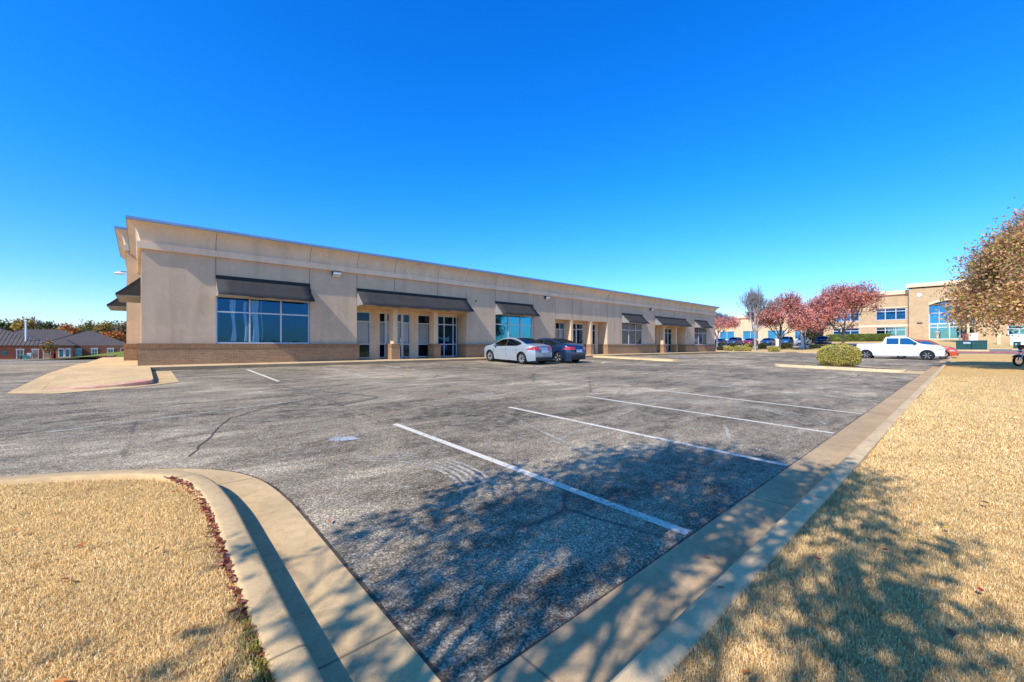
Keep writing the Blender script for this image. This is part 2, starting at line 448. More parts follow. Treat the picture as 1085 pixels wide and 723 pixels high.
KX = (0, 60, 66, 92, 106, 30); KY = (1.45, 20, 22, 30, 140, 19.95)
M['field'] = mat_drygrass('far_dry_field', (.42, .32, .17), (.3, .23, .12), (.5, .4, .24), .3)
gx = sorted(set([-1500, -700, -300, -150, -80, -50]+lines(-40, 110, 3, KX)+[120, 150, 200, 300, 600, 1500]))
gy = sorted(set([-1500, -700, -300, -150, -80, -50]+lines(-40, 145, 3, KY)+[160, 200, 300, 600, 1500]))
sheet('ground', gx, gy, -.09, M['field'])

def in_asphalt(x, y):
    if x < -1.9: return y > 1.3 and y < 126
    if y < 19.95: return y > 1.2 and x < 66.2
    return 54.6 < x < 66.2 and y < 60
sheet('parking_lot', lines(-40, 66.2, 1.0, (-1.9, 54.6)+KX), lines(1.2, 126, 1.0, (19.95,)+KY), 0., M['asphalt'], keep=in_asphalt)

# ---- dry lawns
M['lawn'] = mat_drygrass('dormant_lawn', (.95, .66, .31), (.76, .48, .19), (.97, .77, .43))
def lawn_z(x, y):
    return lot_z(x, max(1.45, y))+.14 if x < 66 else lot_z(x, 1.45)+.14
def kerb_left_pts():
    raw = [(.55, .97), (.56, 2.4), (.57, 3.4), (.565, 4.1), (.50, 4.75), (.33, 5.18), (.03, 5.5), (-.38, 5.75), (-1.0, 6.02), (-3, 6.75), (-8, 8.3), (-16, 9.4), (-40, 11.0)]
    P = [Vector(p) for p in raw]; out = []
    for i in range(len(P)-1):
        p0, p1, p2, p3 = P[max(i-1, 0)], P[i], P[i+1], P[min(i+2, len(P)-1)]
        n = 8 if i < 10 else 4
        for k in range(n):
            t = k/n
            out.append(.5*((2*p1)+(-p0+p2)*t+(2*p0-5*p1+4*p2-p3)*t*t+(-p0+3*p1-3*p2+p3)*t**3))
    out.append(P[-1]); return out
KL = kerb_left_pts()
def normals(path):
    ns = []
    for i in range(len(path)):
        d = (path[min(i+1, len(path)-1)]-path[max(i-1, 0)]).normalized(); ns.append(Vector((d.y, -d.x)))
    return ns
def sweep(name, path, prof, m, zf=lot_z, side=1, kind='structure', smooth=True):
    """prof: (offset to the right of the path, height above ground)"""
    mb = MB(); ns = normals(path); k = len(prof)
    for p, n in zip(path, ns):
        for (o, dz) in prof:
            q = p+n*o*side
            mb.v.append((q.x, q.y, zf(q.x, q.y)+dz))
    for i in range(len(path)-1):
        for j in range(k-1):
            mb.f.append((i*k+j, (i+1)*k+j, (i+1)*k+j+1, i*k+j+1))
    o = mb.build(name, m, smooth=smooth, angle=50)
    if kind: tag(o, kind=kind)
    return o
KPROF = [(-.17, -.03), (-.165, .135), (-.15, .148), (-.135, .150), (-.03, .150), (-.008, .142), (.0, .122), (.025, .03), (.04, .008), (.07, .006), (.43, .010), (.435, -.04)]
sweep('kerb_and_gutter', KL, KPROF, M['kerb_left'])
KRpath = [Vector((x, .97)) for x in lines(.30, 68.6, .7, (60, 66))]
KRprof = [(.155, -.03), (.15, .137), (.135, .148), (.12, .150), (.03, .150), (.008, .142), (.0, .122), (-.02, .03), (-.035, .008), (-.07, .0065), (-.46, .0115), (-.465, -.04)]
sweep('kerb', KRpath, KRprof[:8], M['kerb'])
sweep('gutter', KRpath, KRprof[7:], M['gutter'])

def ribbon(name, path, w, dz, m, jit=0., kind='structure', zf=lot_z):
    mb = MB(); ns = normals(path)
    for p, n in zip(path, ns):
        a = w*(1+random.uniform(-jit, jit))/2; b = w*(1+random.uniform(-jit, jit))/2
        for o in (-a, b):
            q = p+n*o; mb.v.append((q.x, q.y, zf(q.x, q.y)+dz))
    for i in range(len(path)-1): mb.f.append((2*i, 2*i+2, 2*i+3, 2*i+1))
    return tag(mb.build(name, m, fix=False), kind=kind)
def resample(pts, step):
    P = [Vector(p) for p in pts]; out = []
    for a, b in zip(P, P[1:]):
        n = max(1, int((b-a).length/step)); out += [a+(b-a)*i/n for i in range(n)]
    out.append(P[-1]); return out
M['crack'] = plain('dark_crack', (.03, .028, .026), .9, c2=(.16, .11, .06), scale=14)
nsL = normals(KL)
ribbon('gutter_joint', resample([KL[i]+nsL[i]*.447 for i in range(len(KL))][:72], .06), .022, .0035, M['crack'], .6)
ribbon('gutter_joint', resample([(.9, 1.442), (40, 1.442)], .08), .02, .0035, M['crack'], .6)
def wob(pts, step, amp):
    P = resample(pts, step); out = []; o = 0
    for i, p in enumerate(P):
        o = o*.8+random.uniform(-amp, amp); out.append(p+Vector((o*.7, o)))
    return out
ribbon('asphalt_crack', wob([(.45, 6.35), (.75, 7.3), (1.15, 8.6), (2.05, 9.6), (3.2, 10.2)], .08, .03), .022, .004, M['crack'], .7)
ribbon('asphalt_crack', wob([(3.1, 6.9), (3.15, 9.5), (3.0, 12.6)], .08, .02), .014, .004, M['crack'], .8)
ribbon('asphalt_crack', wob([(3.3, 6.7), (7.5, 7.1), (14, 7.0)], .1, .02), .014, .004, M['crack'], .8)
ribbon('asphalt_crack', wob([(2.2, 9.7), (6, 11.8), (11, 12.2), (19, 11.6)], .1, .03), .018, .004, M['crack'], .8)
ribbon('asphalt_crack', wob([(9, 6.8), (12.5, 9.5), (22, 10.2)], .1, .03), .016, .004, M['crack'], .8)
ribbon('asphalt_crack', wob([(-1.8, 8.6), (.2, 10.2), (1.2, 8.9)], .08, .03), .016, .004, M['crack'], .8)

# lawn meshes: right strip and left wedge behind the kerb
sheet('dry_lawn', lines(-40, 68.5, 1.0, (.4, 60, 66)), [-60, -30, -15, -8]+lines(-5, .84, .6), lambda x, y: .12+.02*math.sin(x*.7)*math.sin(y*1.3+.5)-(.03 if y > .8 else 0), M['lawn'], zf=lambda x, y: lot_z(x, 1.45))
inner = [KL[i]-nsL[i]*.16 for i in range(len(KL))]
def x_in(y):
    for a, b in zip(inner, inner[1:]):
        if a.y <= y <= b.y: return a.x+(b.x-a.x)*(y-a.y)/max(1e-6, b.y-a.y)
    return inner[-1].x if y > inner[-1].y else inner[0].x
def left_lawn():
    mb = MB(); ys = lines(.84, 11.0, .08); rows = []
    for y in ys:
        xr = x_in(y); rows.append([(xr-t*t*(xr+42)) for t in [i/26 for i in range(27)]])
    for y, xs in zip(ys, rows):
        for k, x in enumerate(xs):
            edge = 0 if k else -.035
            mb.v.append((x, y, lot_z(x, y)+.125+edge+.02*math.sin(x*1.1+2)*math.sin(y*.9)))
    n = 27
    for i in range(len(ys)-1):
        for k in range(n-1): mb.f.append((i*n+k, i*n+k+1, (i+1)*n+k+1, (i+1)*n+k))
    return tag(mb.build('dry_lawn', M['lawn'], smooth=True, angle=None), kind='structure')
left_lawn()

# ---- blades of dormant grass near the camera
def blades(name, pts, zs, hgt, wid, m, lean=1.1, seed=1, curl=1.):
    rng = np.random.default_rng(seed); n = len(pts)
    az_ = rng.uniform(0, 2*math.pi, n); ln = rng.uniform(.15, lean, n); h = hgt*rng.uniform(.5, 1.2, n); w = wid*rng.uniform(.6, 1.3, n)
    d = np.stack([np.cos(az_), np.sin(az_)], 1)
    a2 = az_+rng.normal(0, .9, n)*curl; d2 = np.stack([np.cos(a2), np.sin(a2)], 1)
    fa = rng.uniform(0, math.pi, n); side = np.stack([np.cos(fa), np.sin(fa)], 1)*w[:, None]/2
    V = np.zeros((n, 5, 3)); base = np.asarray(pts); z0 = np.asarray(zs)
    mid = base+d*(h*np.sin(ln)*.5)[:, None]; mz = z0+h*np.cos(ln)*.62
    tip = mid+d2*(h*np.sin(ln)*.75)[:, None]; tz = mz+h*np.cos(ln)*.25*rng.uniform(-1., 1.2, n)
    V[:, 0, :2] = base-side; V[:, 1, :2] = base+side; V[:, 0, 2] = V[:, 1, 2] = z0-.012
    V[:, 2, :2] = mid+side*.8; V[:, 3, :2] = mid-side*.8; V[:, 2, 2] = V[:, 3, 2] = mz
    V[:, 4, :2] = tip; V[:, 4, 2] = np.maximum(tz, z0+.002)
    me = bpy.data.meshes.new(name)
    me.vertices.add(n*5); me.vertices.foreach_set('co', V.reshape(-1))
    me.loops.add(n*7); me.polygons.add(n*2)
    b = (np.arange(n)*5)[:, None]
    me.loops.foreach_set('vertex_index', (b+np.array([0, 1, 2, 3, 3, 2, 4])).reshape(-1).astype(np.int32))
    st = ((np.arange(n)*7)[:, None]+np.array([0, 4])).reshape(-1)
    me.polygons.foreach_set('loop_start', st.astype(np.int32))
    me.update(calc_edges=True); me.validate()
    return link_mesh(name, me, m)
rng = np.random.default_rng(3)
TAN = [(.46, .26, .10), (.95, .66, .34), (.97, .77, .45), (.98, .88, .62), (.88, .58, .28), (.97, .76, .44)]
M['blades'] = mat_blades('dormant_grass_blades', TAN)
def scatter(n, fx, x0, x1, y0, y1, cam_pow=1.5, near=1.2, far=14):
    out = []
    tot = 0
    while tot < n:
        p = np.stack([rng.uniform(x0, x1, n), rng.uniform(y0, y1, n)], 1)
        r = np.hypot(p[:, 0], p[:, 1]); k = np.clip((near/np.maximum(r, .1)), 0, 1)**cam_pow
        k *= np.clip((far-r)/(far*.5), 0, 1)
        # keep what the camera's wide view can reach, with a margin
        f = p[:, 0]*.6708+p[:, 1]*.7417; s = p[:, 0]*.7417-p[:, 1]*.6708
        vis = (f > .3) & (np.abs(s) < 1.9*f+.8)
        ok = (rng.random(n) < k) & vis
        q = p[ok]; q = q[fx(q)]; out.append(q); tot += len(q)
    return np.concatenate(out)[:n]
ysamp = np.array([i.y for i in inner]); xsamp = np.array([i.x for i in inner])
def zl_left(q): return np.array([lot_z(x, y)+.125+.02*math.sin(x*1.1+2)*math.sin(y*.9) for x, y in q])
def zl_right(q): return np.array([lot_z(x, 1.45)+.12+.02*math.sin(x*.7)*math.sin(y*1.3+.5) for x, y in q])
q = scatter(170000, lambda p: p[:, 0] < np.interp(p[:, 1], ysamp, xsamp)-.02-.02*rng.random(len(p)), -4, .5, .9, 7.2, 1.0, 2.2, 9)
tag(blades('grass_blades', q, zl_left(q), .031, .0027, M['blades'], 1.3, 11), 'short straw coloured dormant grass on the left lawn', 'grass', kind='stuff')
q = scatter(420000, lambda p: p[:, 1] < .83-.03*rng.random(len(p)), 0., 26, -7, .84, 1.15, 1.7, 27)
rr = np.hypot(q[:, 0], q[:, 1])
tag(blades('grass_blades', q, zl_right(q), .031*np.clip(rr/6, .9, 1.5), .0029*np.clip(rr/3.5, 1, 2.4), M['blades'], 1.45, 12), 'dry blond dormant grass on the right lawn beside the kerb', 'grass', kind='stuff')
# green weeds and leaf litter caught along the left kerb
M['weed'] = mat_blades('green_weed_blades', [(.10, .16, .02), (.2, .27, .04), (.42, .40, .10), (.12, .2, .03)])
wy = rng.uniform(1.7, 2.7, 1500); wy = wy[rng.random(1500) < .55*np.clip((2.5-wy)/.6, .05, 1)]
wq = np.stack([np.interp(wy, ysamp, xsamp)-np.abs(rng.normal(0, .04, len(wy))), wy], 1)
tag(blades('weeds', wq, zl_left(wq), .05, .004, M['weed'], .8, 14), 'green weeds growing along the inside of the left kerb', 'weeds', kind='stuff')

def leaf_mesh(mb, c, s, rz, tilt, curl=.3):
    """one curled pointed leaf of 8 faces"""
    Mx = Matrix.Translation(c) @ Matrix.Rotation(rz, 4, 'Z') @ Matrix.Rotation(tilt, 4, 'X')
    pr = [(-.5, 0), (-.3, .17), (0, .25), (.28, .16), (.5, 0)]
    n = len(mb.v)
    for (x, w) in pr:
        for sgn in (1, 0, -1):
            mb.v.append(tuple(Mx @ Vector((x*s, sgn*w*s, (curl*(x*x)*1.2+abs(sgn)*w*curl*1.6)*s))))
    for i in range(4):
        for j in range(2): mb.f.append((n+i*3+j, n+i*3+3+j, n+i*3+4+j, n+i*3+1+j))
lit = mat_leaf('fallen_leaf_litter', [(.16, .03, .02), (.38, .07, .04), (.5, .16, .08), (.24, .09, .05), (.6, .30, .18), (.30, .04, .04)], trans=.1, clump=.3)
mb = MB()
for i in range(430):
    y = random.uniform(1.75, 5.1)
    if random.random() < (.25 if y > 4.2 else 0): continue
    x = x_in(y)-abs(random.gauss(0, .024))-.005
    leaf_mesh(mb, (x, y, lot_z(x, y)+.125+random.uniform(0, .022)), random.uniform(.025, .055), random.uniform(0, 6.28), random.uniform(-.6, .6), .45)
tag(mb.build('leaf_litter', lit, fix=False), 'dark red and brown leaves gathered against the inside of the left kerb', 'leaves', kind='stuff')
mb = MB()
for i in range(260):
    if random.random() < .6:
        k = random.randint(1, 40); p = KL[k]+nsL[k]*(.447+random.gauss(0, .012))
    else: p = Vector((random.uniform(.95, 6), 1.442+random.gauss(0, .012)))
    leaf_mesh(mb, (p.x, p.y, lot_z(p.x, p.y)+.008), random.uniform(.008, .022), random.uniform(0, 6.28), 0, .2)
tag(mb.build('leaf_crumbs', lit, fix=False), 'crumbs of dry leaf caught in the joint between gutter and asphalt', 'leaves', kind='stuff')
LC = {'orange': plain('orange_leaf', (.72, .22, .04), .6), 'red': plain('red_leaf', (.42, .05, .05), .6), 'brown': plain('brown_leaf', (.28, .10, .04), .6), 'yellow': plain('yellow_leaf', (.70, .50, .07), .6)}
def leaf(x, y, z, s, c, label, group=None):
    mb = MB(); leaf_mesh(mb, (0, 0, 0), s, random.uniform(0, 6.28), random.uniform(-.25, .25), .35)
    tag(mb.build('fallen_leaf', LC[c], loc=(x, y, z), fix=False, smooth=True, angle=None), label, 'leaf', group)
def hit(u, v, zoff=0.):
    k = (u-542.5)/436; dx, dy = .6708+.7417*k, .7417-.6708*k; z = .5
    while z < 200:
        if 1.5-(v-366)*z/436 <= lot_z(dx*z, dy*z)+zoff: return dx*z, dy*z
        z += .004
    return 0, 0
LEAVES = [(1.13, 3.43, .0, .06, 'orange', 'orange brown leaf lying alone on the open asphalt'),
 (-.27, 3.75, 1, .075, 'orange', 'long orange leaf on the left lawn, farther from the kerb'), (.22, 4.5, 1, .06, 'orange', 'orange leaf on the left lawn next to the kerb bend'),
 (-.62, 4.3, 1, .06, 'orange', 'slim orange leaf near the left edge of the left lawn'), (-.24, 2.35, 1, .075, 'orange', 'large orange leaf low on the left lawn near the camera'),
 (-.3, 3.3, 1, .05, 'brown', 'dark brown leaf in the middle of the left lawn'), (.08, 3.4, 1, .045, 'brown', 'small dark leaf on the left lawn short of the kerb'),
 (-.7, 4.8, 1, .05, 'brown', 'brown leaf at the far left of the left lawn'), (-.05, 4.9, 1, .05, 'brown', 'brown leaf at the far side of the left lawn'),
 (2.5, .18, 2, .05, 'orange', 'bright orange leaf on the right lawn'), (3.1, .62, 2, .05, 'red', 'red leaf on the right lawn close to the kerb'),
 (1.82, .6, 2, .045, 'orange', 'orange leaf on the right lawn nearest the camera'), (3.35, -.05, 2, .05, 'red', 'deep red leaf in the middle of the right lawn'),
 (4.3, .1, 2, .05, 'yellow', 'yellow leaf on the right lawn'), (3.55, .35, 2, .055, 'red', 'pinkish red leaf on the right lawn amid the tree shadow'),
 (5.2, -.1, 2, .07, 'brown', 'curled brown leaf on the right lawn at the far edge of the shadow'), (2.75, .05, 2, .07, 'brown', 'large brown leaf on the right lawn near the picture edge'),
 (2.9, 1.2, 0, .05, 'orange', 'orange leaf lying in the right gutter'), (3.9, 1.15, 0, .045, 'red', 'small red leaf lying in the right gutter'),
 (6.1, 1.2, 0, .05, 'red', 'red leaf farther along the right gutter'), (2.35, .90, 3, .05, 'orange', 'orange leaf lying on top of the right kerb')]
for (x, y, mode, s, c, lab) in LEAVES:
    z = {0: lot_z(x, y)+.022, 1: lot_z(x, y)+.165, 2: lot_z(x, 1.45)+.165, 3: lot_z(x, .97)+.163}[mode]
    leaf(x, y, z, s, c, lab)

# ------------------------------------------------------------------ parking stripes
def stripe(x0, y0, x1, y1, w=.10, m='line', dz=.005):
    P = resample([(x0, y0), (x1, y1)], .5)
    return ribbon('parking_line', P, w, dz, M[m], .03)
near_x = [3.20, 5.84, 8.48, 11.2, 13.9, 16.6, 19.3, 22.0, 24.7]
for i, x in enumerate(near_x): stripe(x, 1.47, x, 6.55 if i else 6.5, .105, 'line' if i < 4 else 'wornline')
for x in (30.6, 33.3, 36, 38.7, 41.4, 44.1, 47.6, 50.8, 53.5, 56.2): stripe(x, 1.47, x, 6.6, .1, 'wornline')
for x in (3.15, 5.9, 8.65, 11.4, 14.55, 17.45, 20.2, 29.6, 32.4, 35.2, 38, 40.8, 43.6, 46.4, 49.2): stripe(x, 14.1, x, 19.1, .1, 'line' if x < 4 else 'wornline')
for k in range(5): stripe(20.4, 14.6+k*.95, 21.9, 15.3+k*.95, .1, 'line')
stripe(22.0, 14.1, 22.0, 19.2)
M['scuff'] = M['wornline'].copy(); M['scuff'].name = 'pale_tyre_scuff'
for nd in M['scuff'].node_tree.nodes:
    if nd.type == 'MIX' and nd.data_type == 'RGBA': nd.inputs[6].default_value = (.62, .53, .40, 1); nd.inputs[7].default_value = (.48, .40, .30, 1)
def scuff(cx, cy, r, a0, a1, w=.05):
    P = [Vector((cx+r*math.cos(R(a)), cy+r*math.sin(R(a)))) for a in frange(a0, a1, 4)]
    ribbon('tyre_scuff', P, w, .0045, M['scuff'], .3)
for k in range(5): scuff(1.35, 3.9, 1.15+.085*k, -50+4*k, 62-3*k, .045)
for k in range(4): scuff(8.6, 3.5, 1.5+.13*k, -70, 75, .07)
for k in range(3): scuff(12.0, 5.6, 2.3+.16*k, -20, 120, .07)
for (xa, ya, xb, yb, w) in ((4.1, 2.6, 5.3, 6.0, .06), (4.3, 4.0, 7.6, 4.7, .05), (6.6, 2.4, 7.7, 2.9, .05), (7.0, 5.2, 10.5, 5.0, .06), (-1, 9, 5, 10.6, .09), (0, 11.3, 7, 12.2, .1), (5, 8.2, 12, 8.9, .09), (9, 10.4, 20, 11.2, .12), (14, 8.1, 26, 8.6, .12)):
    ribbon('tyre_scuff', wob([(xa, ya), (xb, yb)], .2, .012), w, .0045, M['scuff'], .5)
# a patch of faded blue paint on the open asphalt
M['bluepaint'] = M['wornline'].copy(); M['bluepaint'].name = 'faded_blue_paint'
for nd in M['bluepaint'].node_tree.nodes:
    if nd.type == 'MIX' and nd.data_type == 'RGBA': nd.inputs[6].default_value = (.42, .44, .44, 1); nd.inputs[7].default_value = (.55, .52, .46, 1)
mbp = MB(); mbp.v = [(2.16, 6.03, lot_z(2.16, 6.03)+.006)]
for k in range(24):
    a = k*math.pi/12; ru = .21*(1+.18*math.sin(3*a+1)+.1*math.sin(7*a)); rv = .13*(1+.2*math.sin(2*a)+.12*math.sin(5*a+2))
    px_, py_ = 2.16+.7417*ru*math.cos(a)+.6708*rv*math.sin(a), 6.03-.6708*ru*math.cos(a)+.7417*rv*math.sin(a); mbp.v.append((px_, py_, lot_z(px_, py_)+.006))
mbp.f = [(0, k+1, (k+1) % 24+1) for k in range(24)]
tag(mbp.build('faded_paint_patch', M['bluepaint'], fix=False), kind='structure')
tag(MB().grid(lambda u, v: (33.5+u, 15.8+v, lot_z(33.5+u, 15.8+v)+.006), frange(-1.3, 1.3, .6), frange(-1, 1, .5)).build('faded_paint_patch', M['bluepaint'], fix=False), kind='structure')

# ------------------------------------------------------------------ pavement round the building
FLOOR = .725
front = [(-1.75, 14.95), (-1.2, 14.78), (-.76, 14.75), (-.3, 14.82), (.1, 14.98), (.22, 15.12), (.28, 15.4)]
def fy(x): return float(np.interp(x, [p[0] for p in front], [p[1] for p in front]))
def plaza_z(x, y):
    d = math.hypot(x+1.8, y-14.7); r = clamp((d-.4)/2.2, 0, 1)
    base = lot_z(x, y)+.012+.135*r
    if y > 19.9: base = .71+(FLOOR-.71)*clamp((y-19.9)/1.2, 0, 1)
    return base
mb = MB(); xs = frange(-1.75, .28, .145); nrow = 34
for x in xs:
    y0 = fy(x); y1 = 37.
    ysr = frange(y0, 19.9, (19.9-y0)/14)+frange(20.2, y1, (y1-20.2)/18)
    for y in ysr: mb.v.append((x, y, plaza_z(x, y)))
    nrow = len(ysr)
for i in range(len(xs)-1):
    for j in range(nrow-1): mb.f.append((i*nrow+j, (i+1)*nrow+j, (i+1)*nrow+j+1, i*nrow+j+1))
tag(mb.build('pavement', M['walk'], smooth=True, angle=None), kind='structure')
# front walkway
mb = MB(); xs = lines(.28, 54.4, 1.); ysr = [19.9, 19.93, 20.2, 20.6, 21.1, 21.7, 23.0]
mb.grid(lambda x, y: (x, y, .71-(.012 if y < 19.91 else 0)+(FLOOR-.71)*clamp((y-19.9)/1.2, 0, 1)), xs, ysr)
tag(mb.build('walkway', M['walk_front'], smooth=True, angle=None), kind='structure')
# kerb faces
def skirt(name, pts, zt, m, drop=.3, out=.0):
    mb = MB()
    for p in pts: mb.v += [(p[0], p[1], zt(*p)+.001), (p[0], p[1], lot_z(*p)-drop)]
    for i in range(len(pts)-1): mb.f.append((2*i, 2*i+1, 2*i+3, 2*i+2))
    return tag(mb.build(name, m, fix=False), kind='structure')
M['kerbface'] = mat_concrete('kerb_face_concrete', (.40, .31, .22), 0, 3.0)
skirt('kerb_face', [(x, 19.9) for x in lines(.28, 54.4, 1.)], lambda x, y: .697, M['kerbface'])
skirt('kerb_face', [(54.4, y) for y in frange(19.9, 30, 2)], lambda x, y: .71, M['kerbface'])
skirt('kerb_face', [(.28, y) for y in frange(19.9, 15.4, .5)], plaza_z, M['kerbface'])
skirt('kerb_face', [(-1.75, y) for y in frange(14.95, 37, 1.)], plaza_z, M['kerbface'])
# pink painted kerb edge along the plaza front
FP = resample(front[::-1], .12)
sweep('painted_kerb', FP, [(.012, -.3), (.004, .0), (-.02, .006), (-.34, .008), (-.345, -.05)], M['pinkkerb'], zf=lambda x, y: plaza_z(clamp(x, -1.75, .28), max(y, fy(clamp(x, -1.75, .28)))), side=-1)
# gutter apron round the plaza corner
G0 = [(.85, 19.5), (.85, 15.35), (-.06, 14.5), (-1.4, 14.02), (-2.25, 14.6), (-2.25, 37)]
G1 = [(.27, 19.5), (.27, 15.4), (.0, 14.9), (-.9, 14.72), (-1.76, 14.98), (-1.76, 37)]
mb = MB(); seg = [8, 4, 4, 4, 16]
A = []; B = []
for i in range(5):
    for k in range(seg[i]+(1 if i == 4 else 0)):
        t = k/seg[i]; A.append((G0[i][0]+(G0[i+1][0]-G0[i][0])*t, G0[i][1]+(G0[i+1][1]-G0[i][1])*t)); B.append((G1[i][0]+(G1[i+1][0]-G1[i][0])*t, G1[i][1]+(G1[i+1][1]-G1[i][1])*t))
for a, b in zip(A, B): mb.v += [(a[0], a[1], lot_z(*a)+.010), (b[0], b[1], lot_z(*b)+.012), (a[0], a[1], lot_z(*a)-.04)]
for i in range(len(A)-1): mb.f += [(3*i, 3*i+1, 3*i+4, 3*i+3), (3*i, 3*i+3, 3*i+5, 3*i+2)]
tag(mb.build('gutter_apron', M['walk']), kind='structure')
ribbon('gutter_joint', resample([(a[0], a[1]-.012 if a[1] < 15.3 else a[1]) for a in A[8:]], .3), .03, .005, M['crack'], .5)
# raised concrete strip between the bays (far half of the lot) and the planted island (near half)
def island(name, x0, x1, y0, y1, h, m, r=.5):
    c = []
    for (cx, cy, a0) in ((x1-r, y1-r, 0), (x0+r, y1-r, 90), (x0+r, y0+r, 180), (x1-r, y0+r, 270)):
        for k in range(7): a = R(a0+k*15); c.append((cx+r*math.cos(a), cy+r*math.sin(a)))
    mb = MB(); n = len(c)
    cx, cy = (x0+x1)/2, (y0+y1)/2
    rings = [(1., -.1), (1., h-.02), (.985, h), (.9, h), (.9, h-.02)]
    for (s, dz) in rings:
        for p in c:
            x = p[0]-(p[0]-cx)*(1-s)*2.2/(max(.1, (x1-x0))) if s < 1 else p[0]; y = p[1]-(p[1]-cy)*(1-s)*2.2/(y1-y0) if s < 1 else p[1]
            mb.v.append((x, y, lot_z(p[0], p[1])+dz))
    for i in range(len(rings)-1):
        for k in range(n): q = (k+1) % n; mb.f.append((i*n+k, i*n+q, (i+1)*n+q, (i+1)*n+k))
    o = tag(mb.build(name, m, smooth=True, angle=50), kind='structure')
    return c, (cx, cy)
M['islandkerb'] = mat_concrete('island_kerb', (.74, .62, .44), 1, 3.)
c, cc = island('island_kerb', 27.0, 28.9, 2.0, 7.6, .15, M['islandkerb'], .75)
M['mulch'] = plain('brown_mulch', (.16, .085, .05), .95, c2=(.28, .17, .10), scale=22, bump=.9, bscale=40)
mb = MB(); mb.v = [(cc[0]+(p[0]-cc[0])*.85, cc[1]+(p[1]-cc[1])*.95, lot_z(*p)+.135) for p in c]+[(cc[0], cc[1], lot_z(*cc)+.16)]
mb.f = [(i, (i+1) % len(c), len(c)) for i in range(len(c))]
tag(mb.build('mulch_bed', M['mulch']), kind='structure')
island('concrete_strip', 26.3, 27.7, 13.2, 19.88, .12, M['walk_front'], .5)
mb = MB(); mb.grid(lambda x, y: (x, y, lot_z(x, y)+.118), frange(26.42, 27.58, .4), frange(13.4, 19.8, 1))
tag(mb.build('concrete_strip_top', M['walk']), kind='structure')
# low valley gutter joining the island to the right kerb
tag(MB().grid(lambda x, y: (x, y, lot_z(x, y)+.013), [26.7, 27.6, 28.6, 29.6], [1.40, 1.8, 2.3]).build('gutter_apron', M['kerb'], fix=False), kind='structure')

# ------------------------------------------------------------------ main building (local frame: x along facade, y=0 front face, z above floor)
bld = empty('commercial_building', (0, 21.2, FLOOR), label='long single storey tan stucco commercial building with dark awnings and brick base', cat='building')
OP = [('W', 2.37, 6.06), ('E', 8.34, 15.31), ('W', 17.66, 21.18), ('E', 23.61, 30.48), ('W', 32.75, 36.26), ('E', 38.70, 45.46), ('W', 47.72, 51.11)]
X0, X1, DEP, T = .04, 53.42, 26., .30
HB, HT, HWIN, HE = .85, 4.9, 2.87, 2.80
wall = MB(); brick = MB(); cap = MB()
def wain(x0, x1, y0=0., y1=None):
    """brick base with projecting soldier course, standing 0.10 proud of the stucco"""
    pass
cur = X0
for (k, a, b) in OP:
    wall.box(cur, a, 0, T, 0, HT)
    if k == 'W':
        wall.box(a, b, 0, T, 0, HB-.01); wall.box(a, b, 0, T, HWIN, HT)
    else:
        wall.box(a, b, 0, 1.0, HE, HT)
    cur = b
wall.box(cur, X1, 0, T, 0, HT)
wall.box(X0, X0+T, T, 7.4, 0, HT); wall.box(X1-T, X1, T, DEP, 0, HT); wall.box(X0+T, X1-T, DEP-T, DEP, 0, HT)
# jambs of the recessed entries
for (k, a, b) in OP:
    if k == 'E': wall.box(a-.2, a-.003, T, 1.3, 0, HE+.1); wall.box(b+.003, b+.2, T, 1.3, 0, HE+.1)
wall.build('stucco_wall', M['stucco'], bld)
segs = []; cur = X0-.10
for (k, a, b) in OP:
    if k == 'E': segs.append((cur, a)); cur = b
segs.append((cur, X1+.10))
for i, (a, b) in enumerate(segs):
    L_ = a < 0; Rr_ = b > 50
    bk = MB().box(a, b, -.10, .002, -.12, HB-.20); cp = MB().box(a-.0, b+.0, -.115, .003, HB-.20, HB)
    if not L_: bk.box(a-.09, a, -.097, .9, 0, HB-.20); cp.box(a-.094, a, -.112, .9, HB-.20, HB)
    else: bk.box(X0-.10, X0-.002, .002, 7.4, -.12, HB-.20); cp.box(X0-.115, X0-.002, .003, 7.4, HB-.20, HB)
    if not Rr_: bk.box(b, b+.09, -.097, .9, 0, HB-.20); cp.box(b, b+.094, -.112, .9, HB-.20, HB)
    else: bk.box(X1+.002, X1+.10, .002, DEP, -.12, HB-.20); cp.box(X1+.002, X1+.115, .003, DEP, HB-.20, HB)
    bk.build('brick_base', M['brick'], bld); cp.build('brick_cap', M['brickcap'], bld)

# cornice swept round the corners
def sweep_corner(path, prof, name, m, parent):
    """prof (outward offset, z) swept round a rectangular path with mitred corners"""
    mb = MB(); k = len(prof); P = [Vector(p) for p in path]; nrm = []
    for i in range(len(P)):
        ds = []
        if i > 0: ds.append((P[i]-P[i-1]).normalized())
        if i < len(P)-1: ds.append((P[i+1]-P[i]).normalized())
        ns = [Vector((d.y, -d.x)) for d in ds]
        n = sum(ns, Vector((0, 0)))
        if len(ns) == 2: n = n/(1+ns[0].dot(ns[1]))
        nrm.append(n)
    for p, n in zip(P, nrm):
        for (o, z) in prof: q = p+n*o; mb.v.append((q.x, q.y, z))
    for i in range(len(P)-1):
        for j in range(k-1): mb.f.append((i*k+j, (i+1)*k+j, (i+1)*k+j+1, i*k+j+1))
    mb.f.append(tuple(range(k))); mb.f.append(tuple((len(P)-1)*k+j for j in range(k))[::-1])
    return mb.build(name, m, parent, smooth=True, angle=25)
BAND = [(-.05, 4.47), (.12, 4.48), (.13, 4.74), (-.05, 4.745)]
